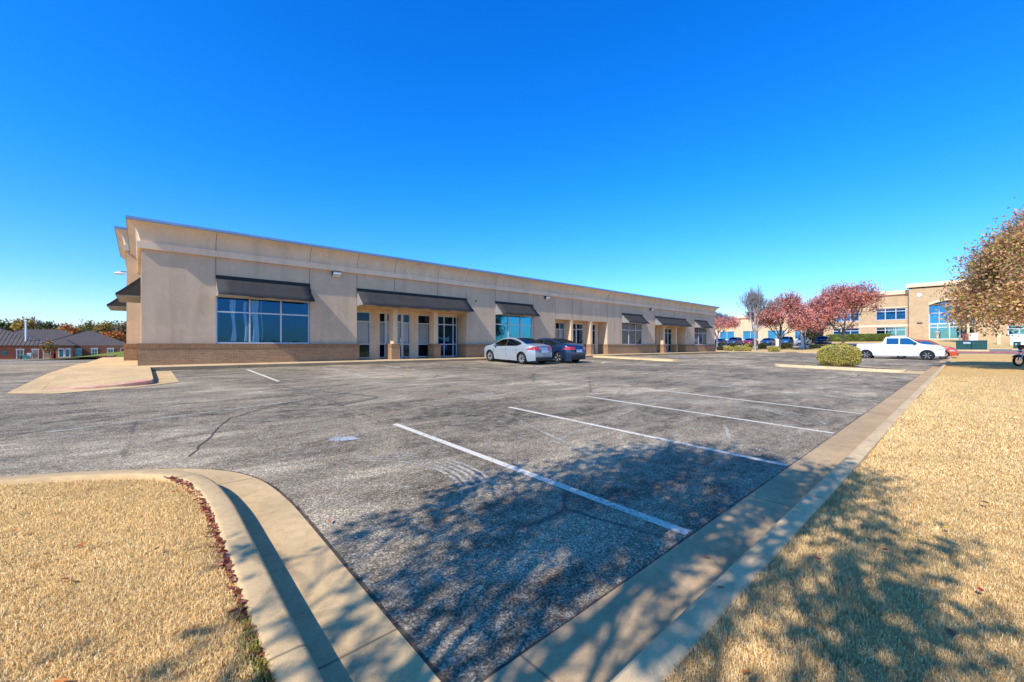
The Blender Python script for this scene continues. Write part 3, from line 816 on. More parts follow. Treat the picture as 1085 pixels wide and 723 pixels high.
COVE = [(-.05, 4.765), (.025, 4.75), (.045, 4.86), (.065, 4.97), (.10, 5.09), (.155, 5.21), (.235, 5.32), (.33, 5.40), (.40, 5.44), (.40, 5.455), (-.05, 5.457)]
CAP = [(-.10, 5.46), (.425, 5.462), (.435, 5.47), (.435, 5.56), (.42, 5.575), (-.30, 5.59), (-.30, 5.46)]
path = [(X0, 7.4), (X0, 0), (X1, 0), (X1, DEP)]
sweep_corner(path, BAND, 'cornice_band', M['stucco_band'], bld)
sweep_corner(path, COVE, 'cornice', M['stucco_cornice'], bld)
sweep_corner(path, CAP, 'metal_cap', M['metalcap'], bld)
MB().box(X0, X1, .1, DEP-.1, 4.75, 4.78).build('roof', M['roof'], bld)
MB().box(X0+.01, X1-.01, .02, .22, 4.5, 5.5).build('parapet', M['stucco'], bld)
MB().box(X0+.01, X0+.2, .22, 7.3, 4.5, 5.5).build('parapet', M['stucco'], bld); MB().box(X1-.2, X1-.01, .22, DEP, 4.5, 5.5).build('parapet', M['stucco'], bld)
# control joints following wall and cornice
jn = MB()
for x, top in [(2.37, 1), (6.06, 1), (8.34, 1), (10.43, 1), (13.19, 1), (15.28, 2), (17.66, 1), (21.3, 0), (23.62, 1), (25.7, 1), (28.25, 1), (30.5, 2), (32.75, 0), (38.70, 0), (45.48, 2)]:
    jn = MB()
    lo = 3.7 if any(k == 'W' and (abs(x-a) < .02) for k, a, b in OP) else (2.8 if any(k == 'E' and a-.1 < x < b+.1 for k, a, b in OP) else .86)
    jn.box(x-.011, x+.011, -.004, .0, lo, 4.47)
    if top:
        jn.box(x-.009, x+.009, -.109, -.104, 4.483, 4.757)
        pr = COVE[1:9]; n = len(jn.v)
        for (o, z) in pr: jn.v += [(x-.009, -o-.004, z), (x+.009, -o-.004, z)]
        for i in range(len(pr)-1): jn.f.append((n+2*i, n+2*i+1, n+2*i+3, n+2*i+2))
    jn.build('control_joint', M['joint'], bld)
    if top == 2: MB().box(x-.05, x+.05, -.445, -.28, 5.50, 5.605).build('cap_joint', M['frame'], bld)


# windows ------------------------------------------------------------
def window(parent, x0, x1, z0, z1, y, cols, rows, fm, gm, f=.055, room=True, name='window', depth=.08, nopane=()):
    """frame grid, with its panes as a child"""
    fr = MB(); xs = [x0]+list(cols)+[x1]; zs = [z0]+list(rows)+[z1]
    fr.box(x0, x1, y, y+depth, z0, z0+f); fr.box(x0, x1, y, y+depth, z1-f, z1)
    for i, x in enumerate(xs):
        a = x if i == 0 else (x-f if i == len(xs)-1 else x-f/2)
        fr.box(a, a+f, y-.004, y+depth+.004, z0+f, z1-f)
    for z in rows: fr.box(x0+f, x1-f, y+.002, y+depth-.002, z-f/2, z+f/2)
    w = fr.build(name, fm, parent)
    gl = MB()
    for i in range(len(xs)-1):
        if i in nopane: continue
        gl.poly([(xs[i]+.01, y+depth*.55, z0+.01), (xs[i+1]-.01, y+depth*.55, z0+.01), (xs[i+1]-.01, y+depth*.55, z1-.01), (xs[i]+.01, y+depth*.55, z1-.01)])
    gl.build('pane', gm, w, fix=False)
    return w
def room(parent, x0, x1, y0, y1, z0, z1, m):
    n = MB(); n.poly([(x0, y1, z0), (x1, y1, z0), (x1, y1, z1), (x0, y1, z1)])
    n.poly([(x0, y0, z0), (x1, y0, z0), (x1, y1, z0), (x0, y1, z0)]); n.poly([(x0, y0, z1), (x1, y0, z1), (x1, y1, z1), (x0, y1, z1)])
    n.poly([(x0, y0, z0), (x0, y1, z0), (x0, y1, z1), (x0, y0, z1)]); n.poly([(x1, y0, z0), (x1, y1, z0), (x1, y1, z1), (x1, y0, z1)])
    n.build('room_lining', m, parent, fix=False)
WG = ['glass_deep', None, 'glass_cyan', None, 'glass_mix', None, 'glass_mix']
for i, (k, a, b) in enumerate(OP):
    if k != 'W': continue
    cols = (3.60, 4.83) if i == 0 else (a+(b-a)*.345, a+(b-a)*.675)
    window(bld, a, b, HB, HWIN, .03, cols, (2.20,), M['frame'], M[WG[i]])
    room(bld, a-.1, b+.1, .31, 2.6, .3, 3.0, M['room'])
# pale strips behind the first window, added to imitate reflections in its glass
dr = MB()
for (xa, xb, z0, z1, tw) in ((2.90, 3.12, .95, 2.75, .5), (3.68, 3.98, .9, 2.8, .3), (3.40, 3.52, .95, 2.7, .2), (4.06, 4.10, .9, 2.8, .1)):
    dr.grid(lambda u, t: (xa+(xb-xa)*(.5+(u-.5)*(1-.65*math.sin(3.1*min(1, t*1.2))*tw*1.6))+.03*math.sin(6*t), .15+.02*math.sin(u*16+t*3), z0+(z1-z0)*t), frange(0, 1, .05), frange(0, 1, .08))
dr.build('reflection_streak', M['reflection_streak'], bld, smooth=True, angle=None)

# awnings ------------------------------------------------------------
def awning(x0, x1, name='awning', y=0., proj=.75, zt=3.60, zb=2.88, par=bld):
    nx = max(4, int((x1-x0)/.45)); rnd = random.Random(int(x0*10))
    sag = [rnd.uniform(-.018, .018) for _ in range(nx+1)]
    mb = MB(); xs = frange(x0, x1, (x1-x0)/nx)
    def fn(x, t):
        s = np.interp(x, xs, sag)
        return (x, y-.02-proj*t, zt+(zb-zt)*t-.035*math.sin(math.pi*t)+s*t*1.6)
    n0 = len(mb.v); ts = [0, .25, .5, .75, 1.]
    mb.grid(fn, xs, ts)
    mb.grid(lambda x, t: (x, y-.02-proj+.002, fn(x, 1)[2]-.045*t-.012*rnd.random()*t), xs, [0, 1])
    aw = mb.build(name, M['awning'], par, smooth=True, angle=40, fix=False)
    s = aw.modifiers.new('cloth', 'SOLIDIFY'); s.thickness = .012; s.offset = -1
    MB().box(x0-.01, x1+.01, y-.05, y-.003, zt-.005, zt+.13).build('flashing', M['black'], aw)
    for xx in (x0+.014, x1-.014):
        so_ = MB().poly([(xx, y-.012, zt-.01), (xx, y-proj-.005, zb-.005), (xx, y-proj-.005, zb-.05), (xx, y-.012, zb-.05)]).build('side_panel', M['awning_side'], aw, fix=False)
        sm = so_.modifiers.new('cloth', 'SOLIDIFY'); sm.thickness = .006
    fr = MB()
    fr.tube([(x0+.03, y-proj+.02, zb-.04), (x1-.03, y-proj+.02, zb-.04)], .014, 6)
    for xx in frange(x0+.03, x1-.03, 1.2): fr.tube([(xx, y-.01, zb-.04), (xx, y-proj+.02, zb-.04)], .012, 6); fr.tube([(xx, y-.01, zt-.06), (xx, y-proj+.03, zb-.03)], .012, 6)
    fr.build('awning_frame', M['frame'], aw)
    return aw
for i, (k, a, b) in enumerate(OP):
    if i == 3: continue
    awning(a, b)

# recessed entries ---------------------------------------------------
def column(x0, x1, px0, px1, par=bld, ped=True):
    MB().box(x0, x1, .0, .55, HB, HE).build('column', M['stucco_light'], par, bevel=.006)
    if ped:
        MB().box(px0, px1, -.10, .62, 0, HB-.2).build('column_base', M['brick'], par)
        MB().box(px0-.012, px1+.012, -.115, .635, HB-.2, HB+.004).build('column_cap', M['brickcap'], par)
for a in ((10.35, 10.61, 10.21, 10.71), (12.95, 13.2, 12.9, 13.34), (25.52, 25.78, 25.48, 25.82), (28.05, 28.33, 28.0, 28.38), (40.42, 40.8, 40.34, 40.86), (43.15, 43.46, 43.1, 43.5)):
    column(*a)
G = .92   # glazing plane
def entry(a, b, parts):
    """parts: (kind, x0, x1): g glass+blind, d door, p panel, n dark glass"""
    MB().box(a+.01, b-.01, G-.02, G+.14, 2.62, HE+.05).build('entry_header', M['stucco_light'], bld)
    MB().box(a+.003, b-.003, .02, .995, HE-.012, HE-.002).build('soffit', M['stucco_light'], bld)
    room(bld, a, b, G+.16, G+3.2, 0, 2.75, M['room'])
    for (k, x0, x1, *r) in parts:
        if k == 'p':
            MB().box(x0, x1, G, G+.13, 0, 2.62).build('entry_panel', M['stucco_light'], bld)
        elif k == 'd':
            w = window(bld, x0, x1, .0, 2.62, G+.02, (), (2.12,), M['frame_white'], M['glass_dark'], .07, name='door')
            MB().box(x0+.07, x1-.07, G+.03, G+.09, .78, .9).build('door_rail', M['frame_white'], w)
            MB().tube([(x1-.15, G-.02, .9), (x1-.15, G-.05, .95), (x1-.15, G-.05, 1.2), (x1-.15, G-.02, 1.25)], .013, 6).build('handle', M['chrome'], w)
            if r: bl = MB().box(x0+.06, x1-.06, G+.12, G+.125, .9, 2.08)
            else: bl = None
            if bl: blinds(bl, w, x0+.06, x1-.06)
        else:
            w = window(bld, x0, x1, .05, 2.62, G+.02, tuple(r[0]) if r else (), (.84, 2.08), M['frame_white'] if k == 'g' else M['frame'], M['glass_dark'] if k == 'g' else M['glass_deep'], .055, name='window')
            if k == 'g': blinds(None, w, x0+.05, x1-.05)
def blinds(_, par, x0, x1, z0=.88, z1=2.05):
    mb = MB(); z = z0
    while z < z1:
        mb.poly([(x0, G+.135, z), (x1, G+.135, z), (x1, G+.165, z+.075), (x0, G+.165, z+.075)]); z += .066
    mb.build('blind', M['blind'], par, fix=False)
entry(8.34, 15.31, [('g', 8.43, 9.47), ('p', 9.48, 9.93), ('g', 9.94, 10.36), ('d', 10.37, 11.38, 1), ('g', 11.39, 11.90), ('p', 11.91, 12.36), ('g', 12.37, 13.26), ('p', 13.27, 13.75), ('n', 13.76, 15.22, (14.25, 14.93))])
entry(23.61, 30.48, [('g', 23.70, 25.85, (24.73, 25.25)), ('p', 25.86, 26.85), ('n', 26.86, 27.35), ('d', 27.36, 28.3), ('p', 28.31, 29.1), ('n', 29.11, 30.0), ('p', 30.01, 30.39)])
entry(38.70, 45.46, [('n', 38.79, 40.6, (39.6,)), ('p', 40.61, 42.3), ('d', 42.31, 43.25), ('n', 43.26, 44.2), ('p', 44.21, 45.37)])
# wall lights
def wallpack(x, z=4.33):
    mb = MB(); mb.prism([(-.012, z+.12), (-.16, z+.12), (-.20, z+.07), (-.20, z-.02), (-.012, z-.14)], 'x', x-.21, x+.21)
    w = mb.build('wall_light', M['wallpack'], bld, bevel=.012)
    MB().prism([(-.215, z+.085), (-.222, z-.02), (-.06, z-.145), (-.05, z-.12), (-.203, z-.015), (-.203, z+.07)], 'x', x-.19, x+.19).build('lamp_lens', M['lens'], w)
for x in (7.28, 22.63, 37.87): wallpack(x)
MB().tube([(X1+.16, .1, 0), (X1+.16, .1, 4.3), (X1+.1, .1, 4.45)], .05, 8).build('downpipe', M['white'], bld)
# small vents / sprinkler bell
MB().lathe([(.0, -.03), (.05, -.03), (.05, .0)], (16.02, -.003, 3.62), 'y', 10).build('wall_fitting', M['black'], bld)
# side awnings on the end wall
def side_awning(x, y0, y1, par=bld, proj=.75, zt=3.60, zb=2.88):
    mb = MB(); mb.grid(lambda y, t: (x-.02-proj*t, y, zt+(zb-zt)*t-.03*math.sin(math.pi*t)), frange(y0, y1, .5), [0, .25, .5, .75, 1])
    mb.grid(lambda y, t: (x-.02-proj, y, zb-.06*t), frange(y0, y1, .5), [0, 1])
    aw = mb.build('awning', M['awning'], par, smooth=True, fix=False)
    s = aw.modifiers.new('cloth', 'SOLIDIFY'); s.thickness = .012
    for yy in (y0+.014, y1-.014): MB().poly([(x-.012, yy, zt), (x-proj, yy, zb), (x-proj, yy, zb-.06), (x-.012, yy, zb-.06)]).build('side_panel', M['awning'], aw, fix=False)
    MB().box(x-proj+.01, x-.01, y0+.03, y1-.03, zb-.10, zb-.06).build('valance_frame', M['awning_side'], aw)
side_awning(X0, 1.7, 5.2)
window(bld, 0, .1, 0, .1, 50, (), (), M['frame'], M['glass_deep']) if False else None
# wing behind, taller, stepping out to the left
WX0, WX1, WY0, WY1, WH = -.50, 14., 7.4, 16., 6.0
wg = MB(); wg.box(WX0, WX1, WY0, WY1, 0, WH); wg.build('wing_wall', M['stucco'], bld)
MB().box(WX0-.10, X0-.13, WY0-.10, WY1, -.12, HB-.2).build('wing_brick_base', M['brick'], bld)
MB().box(WX0-.115, X0-.13, WY0-.115, WY1, HB-.2, HB).build('wing_brick_cap', M['brickcap'], bld)
wp = [(WX0, WY1), (WX0, WY0), (WX1, WY0), (WX1, WY1)]
up = lambda pr, d: [(o, z+d) for (o, z) in pr]
sweep_corner(wp, up(BAND, 1.09), 'wing_cornice_band', M['stucco_band'], bld)
sweep_corner(wp, up(COVE, 1.09), 'wing_cornice', M['stucco_cornice'], bld)
sweep_corner(wp, up(CAP, 1.09), 'wing_metal_cap', M['metalcap'], bld)
MB().box(WX0, WX1, WY0+.1, WY1-.1, 5.9, 5.94).build('roof', M['roof'], bld)
side_awning(WX0, 8.5, 12.)
wl = MB().lathe([(.0, .10), (.08, .09), (.2, .03), (.24, -.02), (.22, -.03)], (WX0-.28, 8.3, 4.5), 'z', 16).build('wall_light', M['lens'], bld, smooth=True)
MB().tube([(WX0, 8.3, 4.62), (WX0-.28, 8.3, 4.6)], .02, 6).build('lamp_arm', M['wallpack'], wl)

# ------------------------------------------------------------------ vehicles
def smoothprof(pts, n=160, sig=2):
    x = np.linspace(pts[0][0], pts[-1][0], n); z = np.interp(x, [p[0] for p in pts], [p[1] for p in pts])
    k = np.exp(-.5*(np.arange(-3*sig, 3*sig+1)/sig)**2); k /= k.sum()
    zp = np.pad(z, 3*sig, mode='reflect', reflect_type='odd'); return x, np.convolve(zp, k, 'valid')

def car(name, label, cat, loc, rz, paintm, S, group=None, rim='rim', detail=True):
    root = empty(name, loc, rz, label, cat, group)
    L, Wd = S['L'], S['W']; hx = L/2
    bw_, bz_ = S.get('bow', .13), S.get('bez', .10)
    def bend(mb, only=False):
        out = []
        for (x, y, z) in mb.v:
            t = clamp((abs(x)-(hx-.45))/.45, 0, 1.1)**1.5; d = (bw_*(abs(y)/(Wd/2))**2.4+bz_*((z-.52)/.5)**2*(1 if z > .52 else .6))*t
            out.append((x-math.copysign(d, x), y, z))
        mb.v = out; return mb
    px, pz = smoothprof(S['top'], 170, S.get('sig', 2))
    top = lambda x: float(np.interp(x, px, pz))
    def plan(x):
        t = max(0, abs(x)-(hx-S['round']))/S['round']; return 1-S['taper']*t**2.2
    belt = S['belt']
    def hw(x, z):
        w = Wd/2*plan(x)
        if z < belt: k = 1-.05*((belt-.22-z)/.45)**2 if z < belt-.22 else 1-.02*((z-belt+.22)/.22)**2
        else: k = .98-S['tumble']*((z-belt)/.5)**1.15
        w = w*k
        tp = top(x); e = S.get('edge', .07)
        if tp-z < e: w -= S.get('er', .05)*(1-(tp-z)/e)**2
        return max(.02, w)
    arches = S['axles']; rw = S['wr']
    def zbot(x):
        z = S['clear']+.05*max(0, (abs(x)-(hx-.5))/.5)
        for a in arches:
            d = x-a; ra = rw+.055
            if abs(d) < ra: z = max(z, rw+math.sqrt(ra*ra-d*d))
        return z
    xs = sorted(set([round(v, 3) for v in frange(-hx, hx, .045)]+[round(a+s*(rw+.055)*c, 3) for a in arches for s in (-1, 1) for c in (1.0, .995, .97, .9)]))
    nz = 15; mb = MB(); idx = []
    for x in xs:
        zb, zt = zbot(x), top(x); row = []
        ts = [j/(nz-1) for j in range(nz)]
        ts = [t**.85 for t in ts]
        ring = []
        for t in ts: z = zb+(zt-zb)*t; ring.append((x, hw(x, z), z))
        for j in range(1, 10):
            f = 1-2*j/10; ring.append((x, hw(x, zt)*f, zt+S['crown']*(1-f*f)))
        for t in ts[::-1]: z = zb+(zt-zb)*t; ring.append((x, -hw(x, z), z))
        n0 = len(mb.v); mb.v += ring; idx.append((n0, len(ring)))
    for (a, n), (b, _) in zip(idx, idx[1:]):
        for j in range(n-1): mb.f.append((a+j, a+j+1, b+j+1, b+j))
    for (a, n), fl in ((idx[0], 1), (idx[-1], -1)):
        k = nz; m2 = (n)//2
        for j in range(m2):
            if a+j+1 <= a+n-2-j: mb.f.append((a+j, a+j+1, a+n-2-j, a+n-1-j))
    bend(mb); body = mb.build('body', paintm, root, smooth=True, angle=38)
    # dark underbody and wheel wells
    ub = MB(); ub.box(-hx+.25, hx-.25, -Wd/2*.80, Wd/2*.80, S['clear']+.02, S['belt']-.28)
    ub.build('underbody', M['plastic'], root)
    # wheels
    for a in arches:
        for s in (-1, 1):
            yo = s*(Wd/2-.012)*plan(a)*.985; yi = yo-s*.22
            c = (a, 0, rw)
            ty = MB(); r = rw
            pr = [(r*.66, yo-s*.01), (r*.72, yo), (r*.93, yo-s*.005), (r, yo-s*.035), (r, yi+s*.035), (r*.93, yi), (r*.66, yi)]
            ty.lathe([(p[0], p[1]) for p in pr], c, 'y', 32); 
            w = MB().lathe(pr, c, 'y', 32)
            wo = w.build('wheel', M['rubber'], root, smooth=True, angle=40)
            rm = MB(); yr = yo-s*.015
            rm.lathe([(r*.70, yr), (r*.64, yr), (r*.62, yr-s*.05)], c, 'y', 32)
            ns = S.get('spokes', 10)
            for k in range(ns):
                t = 2*math.pi*k/ns; dx, dz = math.cos(t), math.sin(t)
                rm.tube([(a+dx*r*.08, yr-s*.02, rw+dz*r*.08), (a+dx*r*.64, yr-s*.005, rw+dz*r*.64)], r*.075, 5)
            rm.lathe([(.0, yr), (r*.13, yr-s*.005), (r*.15, yr-s*.03)], c, 'y', 14)
            rm.build('rim', M[rim], wo, smooth=True)
            MB().lathe([(.0, yr-s*.055), (r*.63, yr-s*.055)], c, 'y', 24).build('brake', M['plastic'], wo)
    # side glass
    def side_patch(nm, x0, x1, zlo, zhi, m, par, eps=.006, nx=14, nzz=5, trim=None, off=None):
        for s in (-1, 1):
            g = MB(); ux = frange(x0, x1, (x1-x0)/nx)
            def fn(x, t):
                a = zlo(x) if callable(zlo) else zlo; b = zhi(x) if callable(zhi) else zhi
                b = max(b, a+.001); z = a+(b-a)*t; return (x, s*(hw(x, z)+eps), z)
            g.grid(fn, ux, frange(0, 1, 1/nzz)); bend(g).build(nm, m, par, smooth=True, angle=None, fix=False)
    for (x0, x1, zl, gap, zmax) in S['side']:
        hi = lambda x, g=gap, zm=zmax: min(top(x)-g, zm)
        side_patch('window_trim', x0-.03, x1+.03, lambda x: zl(x)-.018, lambda x: hi(x)+.02 if hi(x) > zl(x)+.01 else zl(x)-.017, M['plastic'], root, .004)
        side_patch('side_window', x0, x1, zl, hi, M['carglass'], root, .008)
    def top_patch(nm, x0, x1, inset, m, eps=.006, ins2=None):
        g = MB(); ins2 = inset if ins2 is None else ins2
        def fn(x, f):
            t = (x-x0)/(x1-x0); w = hw(x, top(x))-(inset+(ins2-inset)*t); return (x, w*f, top(x)+S['crown']*(1-(w*f/hw(x, top(x)))**2)+eps)
        g.grid(fn, frange(x0, x1, (x1-x0)/14), frange(-1, 1, .2)); return bend(g).build(nm, m, root, smooth=True, angle=None, fix=False)
    for (x0, x1) in S['screens']:
        top_patch('windscreen' if x0 > 0 else 'rear_window', x0, x1, .05, M['carglass'], .009); top_patch('screen_trim', x0-.03, x1+.03, .025, M['plastic'], .005)
    # lamps
    for (nm, x0, x1, z0, z1, mm) in S['lamps']:
        side_patch(nm, x0, x1, z0, z1, M[mm], root, .008, 8, 3)
    xr = -hx-.006; xf = hx+.006
    for (y0, y1, z0, z1, mm, nm, end) in S['ends']:
        xx = xr if end < 0 else xf
        for s in ((-1, 1) if y0 > 0 else (1,)):
            e = MB(); dd = .012
            ya, yb = min(s*y0, s*y1), max(s*y0, s*y1); ny = max(2, int((yb-ya)/.1)); nn0 = [ya+(yb-ya)*i/ny for i in range(ny+1)]
            e.grid(lambda y, z: (xx+end*dd, y, z), nn0, [z0, (z0+z1)/2, z1]); e.grid(lambda y, z: (xx-end*.02, y, z), nn0, [z0, z1])
            e.grid(lambda y, t: (xx-end*.02+(end*(dd+.02))*t, y, z1), nn0, [0, 1]); e.grid(lambda y, t: (xx-end*.02+(end*(dd+.02))*t, y, z0), nn0, [0, 1]); bend(e).build(nm, M[mm], root)
    # doors: dark shut lines, handles, mirrors
    ln = MB()
    for x in S['cuts']:
        for s in (-1, 1):
            ln.grid(lambda z, t: (x+t*.012, s*(hw(x, z)+.003), z), frange(S['clear']+.1, belt-.02, .08), [0, 1])
    ln.build('shut_line', M['plastic'], root, fix=False)
    for x in S['handles']:
        for s in (-1, 1): MB().obox((x, s*(hw(x, belt-.1)+.015), belt-.1), .18, .03, .03).build('door_handle', S.get('hm', paintm), root, bevel=.008)
    mx, mz = S['mirror']
    for s in (-1, 1):
        MB().obox((mx, s*(hw(mx, mz)+.10), mz+.02), .12, .19, .13).build('mirror', S.get('mm', paintm), root, bevel=.03)
    return root, hw, top

SEDAN = dict(L=4.53, W=1.78, clear=.19, round=.75, taper=.27, belt=.90, tumble=.20, wr=.325, axles=(-1.35, 1.35), crown=.035, sig=3,
  top=[(-2.265, 1.00), (-2.20, 1.035), (-1.95, 1.06), (-1.62, 1.09), (-1.05, 1.30), (-.62, 1.405), (-.2, 1.435), (.15, 1.43), (.42, 1.385), (.85, 1.20), (1.28, 1.00), (1.55, .955), (1.9, .88), (2.12, .79), (2.23, .68), (2.265, .55)],
  side=[(-1.28, -.12, lambda x: .985-.03*(x+.12) if x > -.95 else .985-.03*(x+.12)+.28*(-.95-x), .075, 1.355), (-.05, 1.0, lambda x: .98-.05*x, .085, 1.355)],
  screens=[(.44, 1.22), (-1.55, -.68)],
  lamps=[('taillight', -2.24, -1.72, lambda x: .80+.05*(-1.72-x)*0, lambda x: .80+.17*clamp((-1.66-x)/.35, 0, 1), 'tail'), ('headlight', 1.70, 2.18, lambda x: .66, lambda x: .66+.12*clamp((2.3-x)/.35, 0, 1), 'headlamp')],
  ends=[(.36, .66, .80, .97, 'tail', 'taillight', -1), (-.62, .62, .24, .42, 'plastic', 'bumper_insert', -1), (-.25, .25, .66, .78, 'plate', 'number_plate', -1), (-.3, .3, .80, .83, 'chrome', 'trim_bar', -1), (-.5, .5, .27, .50, 'plastic', 'grille', 1), (.42, .6, .62, .72, 'headlamp', 'headlight', 1)],
  cuts=(-.08, -1.0, .98), handles=(-.85, .12), mirror=(.82, .99), spokes=10)
P_silver = paint('silver_white_car_paint', (.40, .44, .47), .3)
P_navy = paint('dark_navy_car_paint', (.012, .035, .085), .3)
car('sedan', 'silver white sedan parked nose in towards the building, left of the dark car', 'car', (16.19, 17.55, lot_z(16.2, 17.5)), R(90), P_silver, SEDAN)
# a car in a sloping bay: tip with the ground
HATCH = dict(SEDAN); HATCH.update(top=[(-2.265, .98), (-2.2, 1.03), (-1.9, 1.09), (-1.5, 1.17), (-1.0, 1.32), (-.55, 1.42), (-.1, 1.455), (.2, 1.44), (.5, 1.38), (.9, 1.2), (1.3, 1.0), (1.6, .95), (1.95, .87), (2.15, .78), (2.23, .68), (2.265, .55)], spokes=5, L=4.53)
car('sedan', 'dark navy sedan parked beside the silver white one', 'car', (19.04, 17.45, lot_z(19, 17.4)), R(90), P_navy, HATCH)
for o in bpy.data.objects:
    if o.name in ('sedan', 'sedan.001'): o.rotation_euler = (R(0), R(-1.75), R(90))
TRUCK = dict(L=5.95, W=2.03, clear=.34, round=.6, taper=.14, belt=1.16, tumble=.13, wr=.405, axles=(-2.0, 1.85), crown=.03, sig=2, edge=.06, er=.04,
  top=[(-2.975, 1.27), (-2.8, 1.36), (-1.0, 1.38), (-.88, 1.41), (-.82, 1.86), (-.68, 1.96), (-.1, 2.0), (.45, 1.985), (.75, 1.90), (1.2, 1.55), (1.5, 1.335), (1.8, 1.30), (2.5, 1.22), (2.8, 1.12), (2.9, 1.0), (2.975, .85)],
  side=[(-.62, .10, lambda x: 1.34, .10, 1.83), (.24, 1.22, lambda x: 1.34-.03*x, .10, 1.83)],
  screens=[(.80, 1.42)],
  lamps=[('taillight', -2.90, -2.76, 1.0, 1.27, 'tail'), ('headlight', 2.52, 2.86, .86, 1.0, 'headlamp')],
  ends=[(.80, .96, .88, 1.24, 'tail', 'taillight', -1), (-.85, .85, .45, .62, 'chrome', 'bumper', -1), (-.7, .7, .62, .84, 'plastic', 'grille', 1), (-.9, .9, .38, .58, 'chrome', 'bumper', 1)],
  cuts=(-.75, .17, 1.3), handles=(-.45, .42), mirror=(1.12, 1.36), spokes=6, mm=M['plastic'], hm=M['chrome'])
P_white = paint('white_truck_paint', (.80, .80, .80), 0.)
car('pickup_truck', 'white crew cab pickup truck parked with its nose at the kerb', 'pickup truck', (49.05, 4.05, lot_z(49, 3.9)-.05), R(-90), P_white, TRUCK, rim='rim_dark')
SUV = dict(SEDAN); SUV.update(L=4.5, W=1.85, wr=.35, clear=.24, belt=1.0, tumble=.16, sig=2,
  top=[(-2.25, 1.1), (-2.2, 1.3), (-1.95, 1.58), (-1.6, 1.66), (-.4, 1.70), (.3, 1.66), (.75, 1.45), (1.15, 1.14), (1.5, 1.07), (2.0, .98), (2.18, .86), (2.25, .7)],
  side=[(-1.75, -1.0, lambda x: 1.16, .12, 1.56), (-.9, -.05, lambda x: 1.14, .12, 1.58), (.02, .88, lambda x: 1.12, .10, 1.56)], screens=[(.42, 1.05), (-2.18, -1.98)])
P_red = paint('orange_red_car_paint', (.62, .09, .045), .2)
car('hatchback', 'orange red car parked beyond the white pickup truck', 'car', (53.1, 2.75, lot_z(53, 3)), R(-90), P_red, SUV)
far = [(90.5, 34.9, 'near black sedan in the far car park, behind the building corner', 'black_car', (.015, .018, .03), SEDAN), (90.6, 32.0, 'slate blue car in the far car park behind the shrubs', 'slate_car', (.06, .08, .16), SUV), (90.4, 29.0, 'dark red car in the far car park behind the shrubs', 'red_car', (.40, .03, .07), SEDAN),
       (90.6, 25.9, 'dull blue sedan in the far car park behind the bare topped tree', 'blue_car', (.03, .10, .22), SEDAN), (90.5, 23.0, 'bright blue car in the far car park left of the white sign box', 'bright_blue_car', (.03, .16, .38), SUV), (90.6, 20.1, 'pale blue sedan in the far car park right of the white sign box', 'pale_car', (.40, .52, .62), SEDAN), (90.5, 17.2, 'charcoal car in the far car park behind the white pillar', 'charcoal_car', (.05, .055, .06), SUV)]
for (x, y, lab, mn, c, S) in far:
    car('parked_car', lab, 'car', (x, y, lot_z(x, y)), R(180), paint(mn, c), S, 'cars in the far car park')

# ------------------------------------------------------------------ trees
def tree_skel(seed, height, trunk_h, spread, depth=5, kids=(3, 4), up=.35, r0=None, wob_=.12, ratio=.72):
    rnd = random.Random(seed); segs = []; tips = []
    r0 = r0 or height*.018
    def branch(p, d, ln, r, k):
        n = 3; q = p
        for i in range(n):
            d = (d+Vector((rnd.gauss(0, wob_), rnd.gauss(0, wob_), rnd.gauss(0, wob_)+.04))).normalized()
            q2 = q+d*ln/n; ra = r*(1-.35*i/n); rb = r*(1-.35*(i+1)/n)
            segs.append((q, q2, ra, rb, k)); q = q2
            if k <= 1: tips.append((q.copy(), k))
        if k == 0: return
        m_ = rnd.randint(*kids)
        a0 = rnd.uniform(0, 6.28)
        for j in range(m_):
            t = a0+j*6.283/m_+rnd.uniform(-.4, .4); sp = rnd.uniform(.45, .95)*spread
            ax = Vector((math.cos(t), math.sin(t), 0)); ax = (ax-d*ax.dot(d))
            if ax.length < .1: ax = Vector((0, 0, 1)).cross(d)
            nd = (d*math.cos(sp)+ax.normalized()*math.sin(sp)+Vector((0, 0, up*.3))).normalized()
            st = q if rnd.random() < .6 else q+(p-q)*rnd.uniform(.1, .45)
            branch(st, nd, ln*rnd.uniform(ratio-.12, ratio+.1), r*.58, k-1)
        if rnd.random() < .9: branch(q, (d+Vector((rnd.gauss(0, .15), rnd.gauss(0, .15), .1))).normalized(), ln*ratio, r*.62, k-1)
    p = Vector((0, 0, -.1)); d = Vector((rnd.gauss(0, .03), rnd.gauss(0, .03), 1)).normalized(); q = p+d*(trunk_h+.1)
    segs.append((p, p+(q-p)*.12, r0*1.5, r0*1.12, 9)); segs.append((p+(q-p)*.12, q, r0*1.12, r0*.85, 9))
    m0 = rnd.randint(4, 6)
    for j in range(m0):
        t = j*6.283/m0+rnd.uniform(-.4, .4); sp = rnd.uniform(.5, 1.15)*spread
        nd = Vector((math.cos(t)*math.sin(sp), math.sin(t)*math.sin(sp), math.cos(sp))).normalized()
        branch(p+(q-p)*rnd.uniform(.75, 1), nd, (height-trunk_h)*.34, r0*.55, depth-1)
    branch(q, Vector((0, 0, 1)), (height-trunk_h)*.36, r0*.75, depth-1)
    return segs, tips

